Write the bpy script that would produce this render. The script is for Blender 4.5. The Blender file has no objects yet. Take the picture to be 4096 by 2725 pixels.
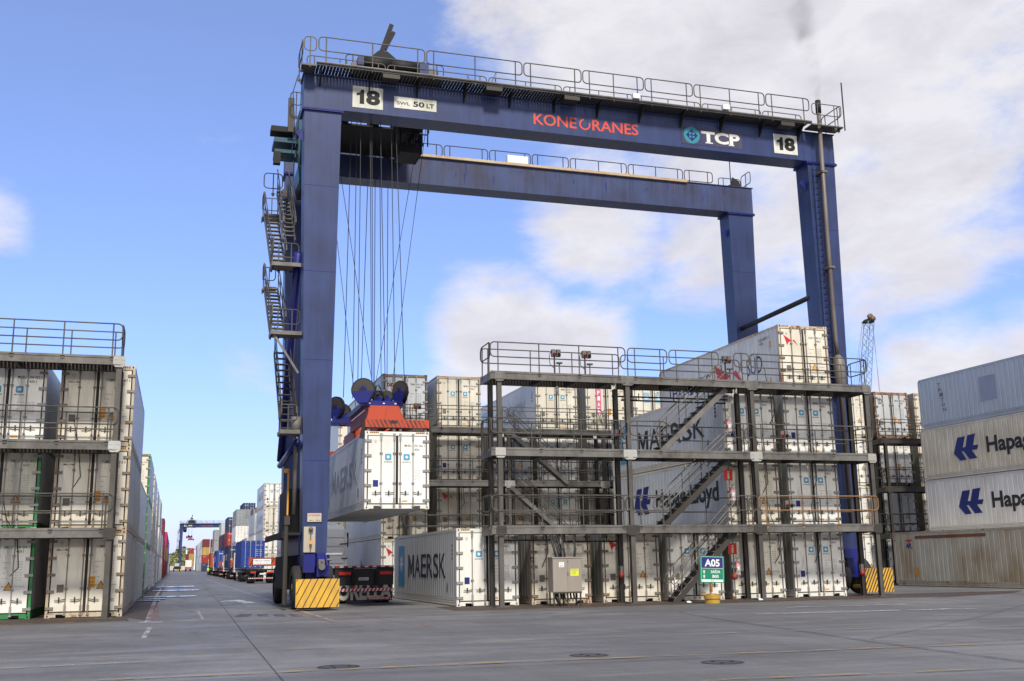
import bpy, math, random
from mathutils import Vector, Matrix
random.seed(7)
SC = bpy.context.scene
COL = SC.collection
R = math.radians

# ------------------------------------------------------------------ camera
cd = bpy.data.cameras.new('camera'); CAM = bpy.data.objects.new('camera', cd); COL.objects.link(CAM)
_yaw, _pit, _rol = 0.3037, 0.2050, -0.0159
_fw = Vector((math.sin(_yaw)*math.cos(_pit), math.cos(_yaw)*math.cos(_pit), math.sin(_pit)))
_r = Vector((math.cos(_yaw), -math.sin(_yaw), 0)); _u = _r.cross(_fw)
_r2 = _r*math.cos(_rol)+_u*math.sin(_rol); _u2 = -_r*math.sin(_rol)+_u*math.cos(_rol)
CAM.matrix_world = Matrix(((_r2.x, _u2.x, -_fw.x, -24.641), (_r2.y, _u2.y, -_fw.y, -39.869),
                           (_r2.z, _u2.z, -_fw.z, 1.6035), (0, 0, 0, 1)))
cd.sensor_width = 36; cd.lens = 4265.0/4096*36; cd.clip_start = .1; cd.clip_end = 6000
SC.camera = CAM
SC.view_settings.view_transform = 'Standard'; SC.view_settings.look = 'None'
SC.view_settings.exposure = 0.3; SC.view_settings.gamma = 1.0

def px_dir(px, py):
    return (_fw+_r2*((px-2048)/4265)+_u2*((1362.5-py)/4265)).normalized()

# ------------------------------------------------------------------ sun and sky
SUN_EL, SUN_AZ = 47, 184          # azimuth clockwise from +Y
W = bpy.data.worlds.new('World'); SC.world = W; W.use_nodes = True
nt = W.node_tree; nt.nodes.clear()
def N(t, **k):
    n = nt.nodes.new(t)
    for a, v in k.items(): setattr(n, a, v)
    return n
def math_(op, a, b=None, clamp=False):
    n = N('ShaderNodeMath', operation=op, use_clamp=clamp)
    for i, v in enumerate((a, b)):
        if v is None: continue
        if isinstance(v, (int, float)): n.inputs[i].default_value = v
        else: nt.links.new(v, n.inputs[i])
    return n.outputs[0]
sky = N('ShaderNodeTexSky', sky_type='NISHITA', sun_disc=False, sun_elevation=R(SUN_EL), sun_rotation=R(SUN_AZ),
        altitude=0, air_density=1.0, dust_density=0.6, ozone_density=2.2)
tint = N('ShaderNodeMix', data_type='RGBA', blend_type='MULTIPLY'); tint.inputs[0].default_value = 1
nt.links.new(sky.outputs[0], tint.inputs[6]); tint.inputs[7].default_value = (1.02, 1.06, 1.36, 1)
tc = N('ShaderNodeTexCoord')
# the cloud layer lives on the sky directions of the place
def blob(px, py, rad, gain):
    d = px_dir(px, py)
    dt = N('ShaderNodeVectorMath', operation='DOT_PRODUCT'); nt.links.new(tc.outputs['Generated'], dt.inputs[0]); dt.inputs[1].default_value = d
    c = math.cos(rad/4265.0)
    v = math_('SUBTRACT', dt.outputs['Value'], c)
    v = math_('DIVIDE', v, 1-c)
    v = math_('MAXIMUM', v, -1.6)
    return math_('ADD', v, gain-1)
acc = None
for b in ((3350, 330, 880, 1.1), (2330, 40, 480, .9), (3560, 700, 540, 1.0), (2420, 860, 330, .9), (2950, 860, 420, .9), (4150, 120, 520, .9),
          (2020, 1400, 300, 1.1), (2330, 1400, 230, .9), (1800, 1530, 160, .6), (3850, 1600, 330, 1.1), (4250, 1500, 330, 1.0),
          (-20, 850, 170, .35), (780, 2200, 330, -.05), (1000, 1560, 420, -.25), (900, 690, 330, -.35)):
    v = blob(*b)
    acc = v if acc is None else math_('MAXIMUM', acc, v)
def noise(scale, detail, rough, vec, dist=0.0):
    n = N('ShaderNodeTexNoise'); n.inputs['Scale'].default_value = scale; n.inputs['Detail'].default_value = detail
    n.inputs['Roughness'].default_value = rough; n.inputs['Distortion'].default_value = dist; nt.links.new(vec, n.inputs['Vector'])
    return n.outputs['Fac']
mp = N('ShaderNodeMapping'); mp.inputs['Scale'].default_value = (1, 1, 2.1); nt.links.new(tc.outputs['Generated'], mp.inputs['Vector'])
n1 = noise(5.5, 11, .62, mp.outputs[0], .25)
n2 = noise(2.3, 5, .5, mp.outputs[0])
n3 = noise(11, 6, .6, mp.outputs[0], .3)
base = math_('ADD', acc, math_('MULTIPLY', math_('SUBTRACT', n1, .5), 3.4))
base = math_('ADD', base, math_('MULTIPLY', math_('SUBTRACT', n2, .5), .9))
# scattered cloud elsewhere in the sky, outside the part in view too
geo = N('ShaderNodeVectorMath', operation='DOT_PRODUCT'); nt.links.new(tc.outputs['Generated'], geo.inputs[0]); geo.inputs[1].default_value = _fw
away = math_('SUBTRACT', .62, geo.outputs['Value'], clamp=True)
base = math_('ADD', base, math_('MULTIPLY', away, 2.2))
mr = N('ShaderNodeMapRange', interpolation_type='SMOOTHSTEP'); nt.links.new(base, mr.inputs[0])
mr.inputs[1].default_value = -.42; mr.inputs[2].default_value = .72; mr.inputs[3].default_value = .07; mr.inputs[4].default_value = .93
# cloud colour: white edges, lavender grey body
cr = N('ShaderNodeValToRGB'); cr.color_ramp.elements[0].position = .05; cr.color_ramp.elements[1].position = 1
cr.color_ramp.elements[0].color = (5.4, 5.3, 5.4, 1); cr.color_ramp.elements[1].color = (4.2, 4.05, 4.3, 1)
e = cr.color_ramp.elements.new(.45); e.color = (4.9, 4.75, 4.95, 1)
cc = math_('ADD', math_('MULTIPLY', base, .3), math_('MULTIPLY', math_('SUBTRACT', n3, .45), 2.6), clamp=True)
nt.links.new(cc, cr.inputs[0])
sz = N('ShaderNodeSeparateXYZ'); nt.links.new(tc.outputs['Generated'], sz.inputs[0])
el = N('ShaderNodeValToRGB'); nt.links.new(sz.outputs[2], el.inputs[0])
el.color_ramp.elements[0].position = 0; el.color_ramp.elements[0].color = (.68, .70, .95, 1); el.color_ramp.elements[1].position = .5; el.color_ramp.elements[1].color = (1, 1, 1, 1)
e = el.color_ramp.elements.new(.2); e.color = (.84, .88, 1.0, 1)
tint2 = N('ShaderNodeMix', data_type='RGBA', blend_type='MULTIPLY'); tint2.inputs[0].default_value = 1
nt.links.new(tint.outputs[2], tint2.inputs[6]); nt.links.new(el.outputs[0], tint2.inputs[7])
mx = N('ShaderNodeMix', data_type='RGBA'); nt.links.new(mr.outputs[0], mx.inputs[0])
nt.links.new(tint2.outputs[2], mx.inputs[6]); nt.links.new(cr.outputs[0], mx.inputs[7])
bg = N('ShaderNodeBackground'); bg.inputs['Strength'].default_value = .135
nt.links.new(mx.outputs[2], bg.inputs['Color'])
wo = N('ShaderNodeOutputWorld'); nt.links.new(bg.outputs[0], wo.inputs[0])
sd = bpy.data.lights.new('sun', 'SUN'); sd.energy = 4.0; sd.angle = R(9); sd.color = (1, .95, .86)
SUN = bpy.data.objects.new('sun', sd); COL.objects.link(SUN)
_sv = Vector((math.sin(R(SUN_AZ))*math.cos(R(SUN_EL)), math.cos(R(SUN_AZ))*math.cos(R(SUN_EL)), math.sin(R(SUN_EL))))
SUN.rotation_euler = (-_sv).to_track_quat('-Z', 'Y').to_euler(); SUN.location = (-30, -60, 60)

# ------------------------------------------------------------------ materials
MATS = {}
def new_mat(name):
    m = bpy.data.materials.new(name); m.use_nodes = True
    return m, m.node_tree, m.node_tree.nodes['Principled BSDF']
def paint(name, col, rough=.5, dirt=(.16, .13, .1), amt=.35, rust=0, metal=0, scale=1.0, bump=.0, streak=.22, spec=.4):
    if name in MATS: return MATS[name]
    m, t, p = new_mat(name); L = t.links.new; n = t.nodes.new
    c = n('ShaderNodeTexCoord'); oi = n('ShaderNodeObjectInfo')
    ad = n('ShaderNodeVectorMath'); ad.operation = 'ADD'; L(c.outputs['Object'], ad.inputs[0])
    mu = n('ShaderNodeVectorMath'); mu.operation = 'SCALE'; mu.inputs[0].default_value = (37, 91, 53); L(oi.outputs['Random'], mu.inputs['Scale']); L(mu.outputs[0], ad.inputs[1])
    ma = n('ShaderNodeMapping'); ma.inputs['Scale'].default_value = (2.6*scale, 2.6*scale, 2.6*scale*streak); L(ad.outputs[0], ma.inputs[0])
    a = n('ShaderNodeTexNoise'); a.inputs['Scale'].default_value = 1; a.inputs['Detail'].default_value = 7; a.inputs['Roughness'].default_value = .65; L(ma.outputs[0], a.inputs[0])
    b = n('ShaderNodeTexNoise'); b.inputs['Scale'].default_value = .5*scale; b.inputs['Detail'].default_value = 3; L(ad.outputs[0], b.inputs[0])
    s = n('ShaderNodeMath'); s.operation = 'ADD'; L(a.outputs['Fac'], s.inputs[0]); L(b.outputs['Fac'], s.inputs[1])
    r = n('ShaderNodeMapRange'); r.inputs[1].default_value = .82; r.inputs[2].default_value = 1.35; r.inputs[4].default_value = amt; L(s.outputs[0], r.inputs[0])
    x = n('ShaderNodeMix'); x.data_type = 'RGBA'; x.inputs[6].default_value = (*col, 1); x.inputs[7].default_value = (*dirt, 1); L(r.outputs[0], x.inputs[0])
    hv = n('ShaderNodeHueSaturation'); vr = n('ShaderNodeMapRange'); vr.inputs[3].default_value = .91; vr.inputs[4].default_value = 1.04; L(oi.outputs['Random'], vr.inputs[0]); L(vr.outputs[0], hv.inputs['Value']); L(x.outputs[2], hv.inputs['Color'])
    out = hv.outputs[0]; p.inputs['Roughness'].default_value = rough
    if rust:
        d = n('ShaderNodeTexNoise'); d.inputs['Scale'].default_value = 3.2*scale; d.inputs['Detail'].default_value = 9; d.inputs['Roughness'].default_value = .72; L(ad.outputs[0], d.inputs[0])
        k = n('ShaderNodeMapRange'); k.inputs[1].default_value = .72-.34*rust; k.inputs[2].default_value = .80-.34*rust; L(d.outputs['Fac'], k.inputs[0])
        e = n('ShaderNodeTexNoise'); e.inputs['Scale'].default_value = 14; e.inputs['Detail'].default_value = 4; L(ad.outputs[0], e.inputs[0])
        rr = n('ShaderNodeValToRGB'); rr.color_ramp.elements[0].color = (.07, .025, .012, 1); rr.color_ramp.elements[1].color = (.30, .12, .04, 1); rr.color_ramp.elements[0].position = .35; rr.color_ramp.elements[1].position = .65; L(e.outputs['Fac'], rr.inputs[0])
        y = n('ShaderNodeMix'); y.data_type = 'RGBA'; L(k.outputs[0], y.inputs[0]); L(out, y.inputs[6]); L(rr.outputs[0], y.inputs[7]); out = y.outputs[2]
    L(out, p.inputs['Base Color']); p.inputs['Metallic'].default_value = metal; p.inputs['Specular IOR Level'].default_value = spec
    if bump:
        bn = n('ShaderNodeBump'); bn.inputs['Strength'].default_value = bump; bn.inputs['Distance'].default_value = .02; L(a.outputs['Fac'], bn.inputs['Height']); L(bn.outputs[0], p.inputs['Normal'])
    MATS[name] = m; return m
def glow(name, col, strength):
    m, t, p = new_mat(name); p.inputs['Base Color'].default_value = (*col, 1); p.inputs['Emission Color'].default_value = (*col, 1); p.inputs['Emission Strength'].default_value = strength
    return m
M = dict(
    white=paint('reefer white paint', (.80, .785, .73), .42, (.42, .37, .28), .42, bump=.08),
    cream=paint('aged cream reefer paint', (.72, .675, .565), .48, (.40, .33, .22), .55, rust=.12),
    old=paint('dirty reefer paint', (.52, .50, .43), .55, (.27, .22, .15), .75, rust=.22),
    grey=paint('pale grey reefer paint', (.48, .50, .51), .5, (.3, .28, .25), .5, rust=.08),
    blueg=paint('reefer white with side shade', (.58, .60, .60), .45, (.33, .30, .26), .5),  # white reefer paint with the bluish shade of the long sides mixed in
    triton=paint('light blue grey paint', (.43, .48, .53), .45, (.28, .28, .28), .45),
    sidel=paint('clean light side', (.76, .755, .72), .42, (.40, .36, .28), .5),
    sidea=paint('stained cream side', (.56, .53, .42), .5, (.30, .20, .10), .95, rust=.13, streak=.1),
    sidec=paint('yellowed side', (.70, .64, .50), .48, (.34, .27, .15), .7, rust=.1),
    side=paint('reefer paint greyed for shade', (.52, .525, .52), .38, (.34, .32, .28), .45),  # reefer paint darkened: shade on the long sides is put into the colour
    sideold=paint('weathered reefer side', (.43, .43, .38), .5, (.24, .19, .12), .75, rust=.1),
    frame=paint('container frame cream', (.64, .60, .50), .5, (.38, .30, .2), .6, rust=.25),
    framew=paint('container frame white', (.68, .67, .62), .45, (.4, .35, .25), .4, rust=.08),
    framer=paint('rusty container frame', (.52, .46, .35), .65, (.28, .17, .09), .8, rust=.48, scale=.7),
    green=paint('green container frame', (.03, .20, .06), .5, (.05, .08, .04), .4),
    steel=paint('galvanised fitting', (.30, .30, .29), .5, (.18, .15, .12), .6, metal=.3),
    steelr=paint('rusty fitting', (.26, .22, .18), .6, (.16, .10, .06), .8, rust=.35, metal=.2),
    rubber=paint('black door gasket', (.015, .015, .015), .7, (.04, .035, .03), .4),
    black=paint('black print', (.018, .018, .02), .6, (.05, .05, .05), .3),
    navy=paint('navy print', (.012, .02, .16), .5, (.03, .03, .1), .3),
    sky=paint('light blue print', (.055, .30, .46), .5, (.1, .25, .32), .3),
    skyfade=paint('faded light blue print', (.28, .46, .58), .5, (.35, .42, .46), .5),
    whitep=paint('white print', (.78, .78, .76), .5, (.5, .5, .46), .2),
    red=paint('red print', (.50, .02, .02), .5, (.3, .05, .04), .3),
    pink=paint('pink print', (.62, .10, .22), .5, (.4, .1, .15), .3),
    greenp=paint('green print', (.03, .22, .09), .5, (.05, .15, .08), .3),
    teal=paint('teal print', (.02, .22, .28), .5, (.05, .15, .2), .4),
    orange=paint('orange sticker', (.72, .33, .03), .5, (.45, .25, .08), .5),
    brown=paint('brown data plate', (.17, .14, .11), .5, (.1, .08, .06), .5),
    fade=paint('faded print', (.40, .44, .48), .6, (.45, .45, .42), .6),
    galv=paint('weathered galvanised steel', (.19, .18, .16), .5, (.05, .042, .035), .9, rust=.06, metal=.35, streak=.8),
    galvp=paint('post steel', (.12, .11, .095), .55, (.045, .037, .03), .9, rust=.05, metal=.3, streak=.6),
    pipe=paint('rusty exhaust steel', (.16, .14, .12), .55, (.08, .05, .035), .9, rust=.3, metal=.2),
    rusty=paint('heavily rusted frame', (.40, .34, .27), .65, (.25, .13, .07), .8, rust=.85, scale=.8),
    galvl=paint('bright galvanised plate', (.42, .42, .39), .5, (.25, .22, .18), .6, metal=.2),
    galvd=paint('dark galvanised steel', (.055, .05, .043), .55, (.05, .04, .03), .8, metal=.3),
    mesh=paint('deck grating steel', (.07, .066, .06), .6, (.04, .035, .03), .7, metal=.3),
    ochre=paint('rusted ochre rail', (.28, .15, .055), .65, (.2, .1, .04), .7, rust=.3),
    blue=paint('crane blue paint', (.029, .047, .138), .40, (.016, .022, .06), .85, streak=.07, scale=1.5, rust=.015),
    bluer=paint('stained crane blue paint', (.044, .066, .162), .45, (.03, .028, .05), 1.0, rust=.12, streak=.05, scale=1.6),
    blued=paint('deep blue paint', (.012, .016, .17), .35, (.01, .01, .04), .5),
    cyan=paint('teal cab paint', (.015, .07, .10), .4, (.03, .1, .12), .5),
    dark=paint('dark machinery', (.008, .0075, .007), .7, (.02, .016, .013), .5),
    gm=paint('grey machinery', (.14, .13, .12), .6, (.06, .05, .04), .6),
    tyre=paint('tyre rubber', (.016, .015, .015), .8, (.05, .045, .04), .5),
    yellow=paint('safety yellow paint', (.72, .40, .035), .55, (.30, .19, .06), .75, rust=.07, scale=1.6),
    yellowd=paint('dull yellow paint', (.52, .31, .04), .55, (.25, .15, .05), .7),
    orr=paint('worn spreader orange', (.46, .06, .018), .5, (.25, .05, .03), .6, rust=.12),
    beige=paint('beige enamel', (.50, .45, .36), .5, (.3, .25, .18), .5),
    cab=paint('taupe cabinet paint', (.30, .26, .22), .45, (.2, .17, .14), .5),
    lime=paint('lime sticker', (.62, .66, .04), .5, (.4, .4, .1), .3),
    glass=paint('dark glass', (.01, .012, .015), .08, (.02, .02, .02), .3, spec=.8),
    dblue=paint('blue dry container', (.018, .05, .27), .5, (.02, .03, .08), .5, rust=.06),
    dnavy=paint('navy dry container', (.02, .03, .085), .55, (.03, .03, .04), .5, rust=.06),
    dred=paint('red dry container', (.30, .025, .02), .55, (.13, .03, .02), .6, rust=.1),
    dmaroon=paint('maroon dry container', (.15, .022, .02), .55, (.07, .02, .02), .6, rust=.1),
    dorange=paint('orange dry container', (.36, .07, .02), .55, (.2, .05, .02), .6, rust=.15),
    dyellow=paint('tan dry container', (.42, .27, .08), .55, (.25, .15, .06), .6, rust=.15),
    dgrey=paint('grey dry container', (.25, .27, .28), .55, (.15, .15, .14), .6, rust=.1),
    dpink=paint('magenta dry container', (.42, .02, .10), .55, (.2, .02, .05), .5),
    hiv=paint('hi-vis cloth', (.35, .75, .04), .7, (.3, .6, .05), .3),
    skin=paint('skin', (.35, .2, .13), .6, (.3, .18, .12), .2),
    cloth=paint('dark cloth', (.03, .035, .06), .8, (.02, .02, .03), .4),
)

# ------------------------------------------------------------------ mesh helpers
class G:
    def __init__(s): s.v = []; s.f = []; s.sm = False
    def quadbox(s, p):        # 8 points: bottom 4, top 4
        b = len(s.v); s.v += [tuple(q) for q in p]
        s.f += [(b, b+3, b+2, b+1), (b+4, b+5, b+6, b+7), (b, b+1, b+5, b+4), (b+1, b+2, b+6, b+5), (b+2, b+3, b+7, b+6), (b+3, b, b+4, b+7)]
        return s
    def box(s, x0, y0, z0, x1, y1, z1):
        return s.quadbox([(x0, y0, z0), (x1, y0, z0), (x1, y1, z0), (x0, y1, z0), (x0, y0, z1), (x1, y0, z1), (x1, y1, z1), (x0, y1, z1)])
    def bar(s, p, q, w, h, up=(0, 0, 1)):
        p, q, up = Vector(p), Vector(q), Vector(up); d = (q-p).normalized(); a = d.cross(up)
        if a.length < 1e-4: a = d.cross(Vector((0, 1, 0)))
        a.normalize(); b = a.cross(d); a *= w/2; b *= h/2
        return s.quadbox([p-a-b, p+a-b, q+a-b, q-a-b, p-a+b, p+a+b, q+a+b, q-a+b])
    def ring(s, c, a, b, n):
        i = len(s.v)
        for k in range(n):
            t = 2*math.pi*k/n; s.v.append(tuple(c+a*math.cos(t)+b*math.sin(t)))
        return i
    def tube(s, pts, r, n=6, closed=False):
        pts = [Vector(p) for p in pts]; m = len(pts); rings = []; prev = None
        for i, p in enumerate(pts):
            if closed: d = pts[(i+1) % m]-pts[i-1]
            else: d = pts[min(i+1, m-1)]-pts[max(i-1, 0)]
            d.normalize()
            a = (prev-d*prev.dot(d)) if prev else (d.cross(Vector((0, 0, 1))) if abs(d.z) < .95 else d.cross(Vector((0, 1, 0))))
            a.normalize(); prev = a; b = d.cross(a); rr = r[i] if isinstance(r, (list, tuple)) else r
            rings.append(s.ring(p, a*rr, b*rr, n))
        for i in range(m if closed else m-1):
            A, B = rings[i], rings[(i+1) % m]
            for k in range(n): s.f.append((A+k, A+(k+1) % n, B+(k+1) % n, B+k))
        if not closed:
            s.f.append(tuple(rings[0]+k for k in reversed(range(n)))); s.f.append(tuple(rings[-1]+k for k in range(n)))
        return s
    def cyl(s, p, q, r, n=16): return s.tube([p, q], r, n)
    def poly(s, pts): b = len(s.v); s.v += [tuple(p) for p in pts]; s.f.append(tuple(range(b, b+len(pts)))); return s
    def prism(s, pts, d):     # polygon extruded by vector d
        d = Vector(d); b = len(s.v); n = len(pts); s.v += [tuple(Vector(p)) for p in pts]+[tuple(Vector(p)+d) for p in pts]
        s.f += [tuple(range(b, b+n)), tuple(reversed(range(b+n, b+2*n)))]+[(b+i, b+n+i, b+n+(i+1) % n, b+(i+1) % n) for i in range(n)]
        return s
    def blob(s, c, r, seg=10):
        c = Vector(c); n = seg//2; rx, ry, rz = r if isinstance(r, (list, tuple)) else (r, r, r); b = len(s.v)
        for i in range(1, n):
            t = math.pi*i/n
            for k in range(seg):
                f = 2*math.pi*k/seg; s.v.append((c.x+rx*math.sin(t)*math.cos(f), c.y+ry*math.sin(t)*math.sin(f), c.z+rz*math.cos(t)))
        top = len(s.v); s.v.append((c.x, c.y, c.z+rz)); bot = len(s.v); s.v.append((c.x, c.y, c.z-rz))
        for i in range(n-2):
            for k in range(seg): s.f.append((b+i*seg+k, b+(i+1)*seg+k, b+(i+1)*seg+(k+1) % seg, b+i*seg+(k+1) % seg))
        for k in range(seg):
            s.f.append((top, b+k, b+(k+1) % seg)); l = b+(n-2)*seg; s.f.append((bot, l+(k+1) % seg, l+k))
        return s
    def data(s, name, m, smooth=False):
        me = bpy.data.meshes.new(name); me.from_pydata(s.v, [], s.f); me.materials.append(m)
        if smooth: me.shade_smooth()
        return me
    def build(s, name, m, parent=None, smooth=False, loc=None, **k): return link(name, s.data(name, m, smooth), parent, loc, **k)
def link(name, me, parent=None, loc=None, rot=None, kind=None, label=None, cat=None, group=None):
    o = bpy.data.objects.new(name, me); COL.objects.link(o)
    if parent is not None: o.parent = parent
    if loc is not None: o.location = loc
    if rot is not None: o.rotation_euler = rot
    if kind: o['kind'] = kind
    if label: o['label'] = label
    if cat: o['category'] = cat
    if group: o['group'] = group
    return o
def thing(name, loc, label, cat, group=None, rz=0):
    return link(name, None, None, loc, (0, 0, rz) if rz else None, None, label, cat, group)
def children(o): return [c for c in KIDS.get(o.name, [])]
KIDS = {}
def copy_tree(o, parent=None):
    if parent is None:
        KIDS.clear()
        for x in bpy.data.objects:
            if x.parent: KIDS.setdefault(x.parent.name, []).append(x)
    c = o.copy(); COL.objects.link(c); c.parent = parent
    for ch in KIDS.get(o.name, []): copy_tree(ch, c)
    return c

# ---- lettering: the built-in font turned into flat meshes and fitted into a rectangle
TCACHE = {}
def text_geo(s, bold=0.0, res=3, shear=0.0):
    key = (s, bold, res, shear)
    if key in TCACHE: return TCACHE[key]
    cu = bpy.data.curves.new('t', 'FONT'); cu.body = s; cu.resolution_u = res; cu.offset = bold; cu.fill_mode = 'FRONT'; cu.shear = shear
    cu.size = 1
    ob = bpy.data.objects.new('t', cu); me = bpy.data.meshes.new_from_object(ob)
    v = [(x.co.x, x.co.y) for x in me.vertices]; f = [tuple(p.vertices) for p in me.polygons]
    bpy.data.objects.remove(ob); bpy.data.curves.remove(cu); bpy.data.meshes.remove(me)
    x0, x1 = min(a for a, _ in v), max(a for a, _ in v); y0, y1 = min(b for _, b in v), max(b for _, b in v)
    TCACHE[key] = ([((a-x0)/(x1-x0), (b-y0)/(y1-y0)) for a, b in v], f); return TCACHE[key]
class Dec(G):
    """flat print on a plane; T maps (u, v) of the plane to a 3-D point"""
    def __init__(s, T): super().__init__(); s.T = T
    def text(s, t, u0, v0, u1, v1, bold=0.0, res=2, shear=0.0):
        v, f = text_geo(t, bold, res, shear); b = len(s.v)
        s.v += [s.T(u0+a*(u1-u0), v0+c*(v1-v0)) for a, c in v]; s.f += [tuple(b+i for i in q) for q in f]; return s
    def rect(s, u0, v0, u1, v1): return s.poly([s.T(u0, v0), s.T(u1, v0), s.T(u1, v1), s.T(u0, v1)])
    def shape(s, pts, u0, v0, u1, v1):
        b = len(s.v); s.v += [s.T(u0+a*(u1-u0), v0+c*(v1-v0)) for a, c in pts]; s.f.append(tuple(range(b, b+len(pts)))); return s
    def star(s, u, v, r, n=7, k=.42):
        pts = []
        for i in range(2*n):
            t = math.pi*i/n; q = r if i % 2 == 0 else r*k; pts.append((u+q*math.sin(t), v+q*math.cos(t)))
        b = len(s.v); s.v.append(s.T(u, v)); s.v += [s.T(*p) for p in pts]
        for i in range(2*n): s.f.append((b, b+1+i, b+1+(i+1) % (2*n)))
        return s
    def ringd(s, u, v, r0, r1, n=18, a0=0, a1=360):
        b = len(s.v)
        for i in range(n+1):
            t = R(a0+(a1-a0)*i/n)
            s.v += [s.T(u+r0*math.sin(t), v+r0*math.cos(t)), s.T(u+r1*math.sin(t), v+r1*math.cos(t))]
        for i in range(n): s.f.append((b+2*i, b+2*i+1, b+2*i+3, b+2*i+2))
        return s
    def disc(s, u, v, r, n=18):
        return s.poly([s.T(u+r*math.sin(2*math.pi*i/n), v+r*math.cos(2*math.pi*i/n)) for i in range(n)])
def front(y, ox=0, oz=0): return lambda u, v: (ox+u, y, oz+v)          # reads from -Y
def left(x, oy=0, oz=0): return lambda u, v: (x, oy-u, oz+v)           # on a face that looks to -X; u grows towards the door end
HL = [(1020, 478), (1085, 475), (1058, 576), (1080, 576), (1105, 470), (1168, 465), (1143, 570), (1185, 570), (1172, 612), (1128, 612), (1168, 690), (1105, 692), (1062, 612), (1045, 612), (1080, 693), (1027, 695), (980, 622)]
HL = [((a-980)/205, (695-b)/230) for a, b in HL]
BIRD1 = [(0, 1), (.3, .72), (.55, .45), (.33, .3), (.22, 0), (.14, .45)]
BIRD2 = [(.62, .5), (.74, .58), (.86, .3), (1, .02), (.8, .26)]

# ------------------------------------------------------------------ reefer containers
CW, CL, CH = 2.438, 12.19, 2.896
SHARE = {}
def shared(key, fn):
    if key not in SHARE: SHARE[key] = fn()
    return SHARE[key]
def body_mesh(mat, corr=False, L=CL, H=CH):
    g = G(); w = CW
    g.box(.02, .09, .14, w-.02, .12, H-.06)                      # closing wall behind the doors
    for sx, x in ((-1, -.016), (1, w+.016)):      # long sides with shallow vertical ribs
        n = 42 if corr else 34; step = (L-.34)/n; dep = .035 if corr else .012
        prof = []
        for i in range(n):
            y = .17+i*step
            if corr: prof += [(y, 0), (y+step*.28, 0), (y+step*.5, dep), (y+step*.78, dep)]
            else: prof += [(y, 0), (y+step*.78, 0), (y+step*.82, dep*1.7), (y+step*.95, dep*1.7)]
        prof.append((L-.17, 0)); b = len(g.v)
        for y, d in prof: g.v += [(x-sx*(.02+d), y, .30 if not corr else .16), (x-sx*(.02+d), y, H-.10)]
        for i in range(len(prof)-1):
            q = (b+2*i, b+2*i+2, b+2*i+3, b+2*i+1)
            g.f.append(q if sx > 0 else q[::-1])
    g.box(0.03, .12, H-.045, w-.03, L-.03, H-.012)               # roof
    g.box(.03, .1, .13, w-.03, L-.05, .16)                       # floor
    for i in range(20): y = .5+i*.59; g.box(.04, y, .03, w-.04, y+.08, .13)
    g.box(.03, L-.06, .16, w-.03, L-.02, H-.06)
    return g.data('body', mat)
def frame_mesh(mat, L=CL, H=CH):
    g = G(); w = CW
    for x0 in (0, w-.085): g.box(x0, 0, .12, x0+.085, .16, H-.12); g.box(x0, L-.16, .12, x0+.085, L, H-.12)
    g.box(.085, .0, H-.16, w-.085, .09, H-.015); g.box(.085, L-.08, H-.13, w-.085, L, H-.015)
    for x0 in (.0, w-.06):
        g.box(x0, .16, H-.105, x0+.06, L-.16, H-.008)
        for k, (a, b_) in enumerate(((.03, .12), (.135, .20), (.215, .30))): g.box(x0+.004*k, .16, a, x0+.06-.004*k, L-.16, b_)
    for a, b_ in ((.12, .34), (.64, w-.64), (w-.34, w-.12)): g.box(a, .0, .02, b_, .08, .17)
    for a in (.34, w-.64): g.box(a, .0, .12, a+.30, .08, .17)
    g.box(.12, L-.08, .02, w-.12, L, .17)
    return g.data('frame', mat)
def casting_mesh(mat):
    g = G(); g.box(-.003, -.004, 0, .163, .178, .118); return g.data('corner_casting', mat)
def pocket_mesh():
    g = Dec(front(-.0065))
    g.poly([g.T(.08+.026*math.sin(t), .059+.042*math.cos(t)) for t in [2*math.pi*i/10 for i in range(10)]])
    return g.data('casting_hole', M['rubber'])
def door_mesh(side, mat, H=CH):
    g = G(); a, b = ((.105, 1.19) if side == 0 else (1.238, CW-.105))
    g.box(a+.025, .012, .215, b-.025, .05, H-.185)
    return g.data('door', mat)
def gasket_mesh(H=CH):
    g = G(); a, b = .088, CW-.088
    g.box(a, .045, .172, b, .07, H-.162)
    g.box(1.192, .016, .2, 1.236, .044, H-.17)
    for x in (.1, CW-.122): g.box(x, .02, .19, x+.022, .044, H-.175)
    g.box(.1, .02, .175, CW-.1, .044, .207); g.box(.1, .02, H-.19, CW-.1, .044, H-.165)
    return g.data('door_seal', M['rubber'])
def bar_mesh(mat, H=CH):
    g = G(); g.cyl((0, -.03, .12), (0, -.03, H-.1), .018, 6)
    for z in (.2, H-.34): g.box(-.034, -.05, z, .034, -.004, z+.22)
    for z in (.08, H-.14): g.box(-.045, -.045, z, .045, .004, z+.055)
    for z in (.95, 2.06): g.box(-.055, -.05, z, .055, .012, z+.04)
    return g.data('locking_bar', mat)
def hinge_mesh(mat, s):
    g = G(); g.box(min(0, s*.25), -.028, -.045, max(0, s*.25), .012, .045); g.box(min(s*.0, s*.03), -.04, -.05, max(s*.0, s*.03)+.012, .0, .05)
    return g.data('hinge', mat)
def handle_mesh(mat, s):
    g = G(); g.bar((0, -.045, 0), (s*.16, -.045, -.035), .02, .028); g.bar((s*.16, -.045, -.03), (s*.34, -.045, -.03), .02, .022); g.box(s*.2-.022, -.04, -.1, s*.2+.022, .012, .06)
    return g.data('handle', mat)

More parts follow.
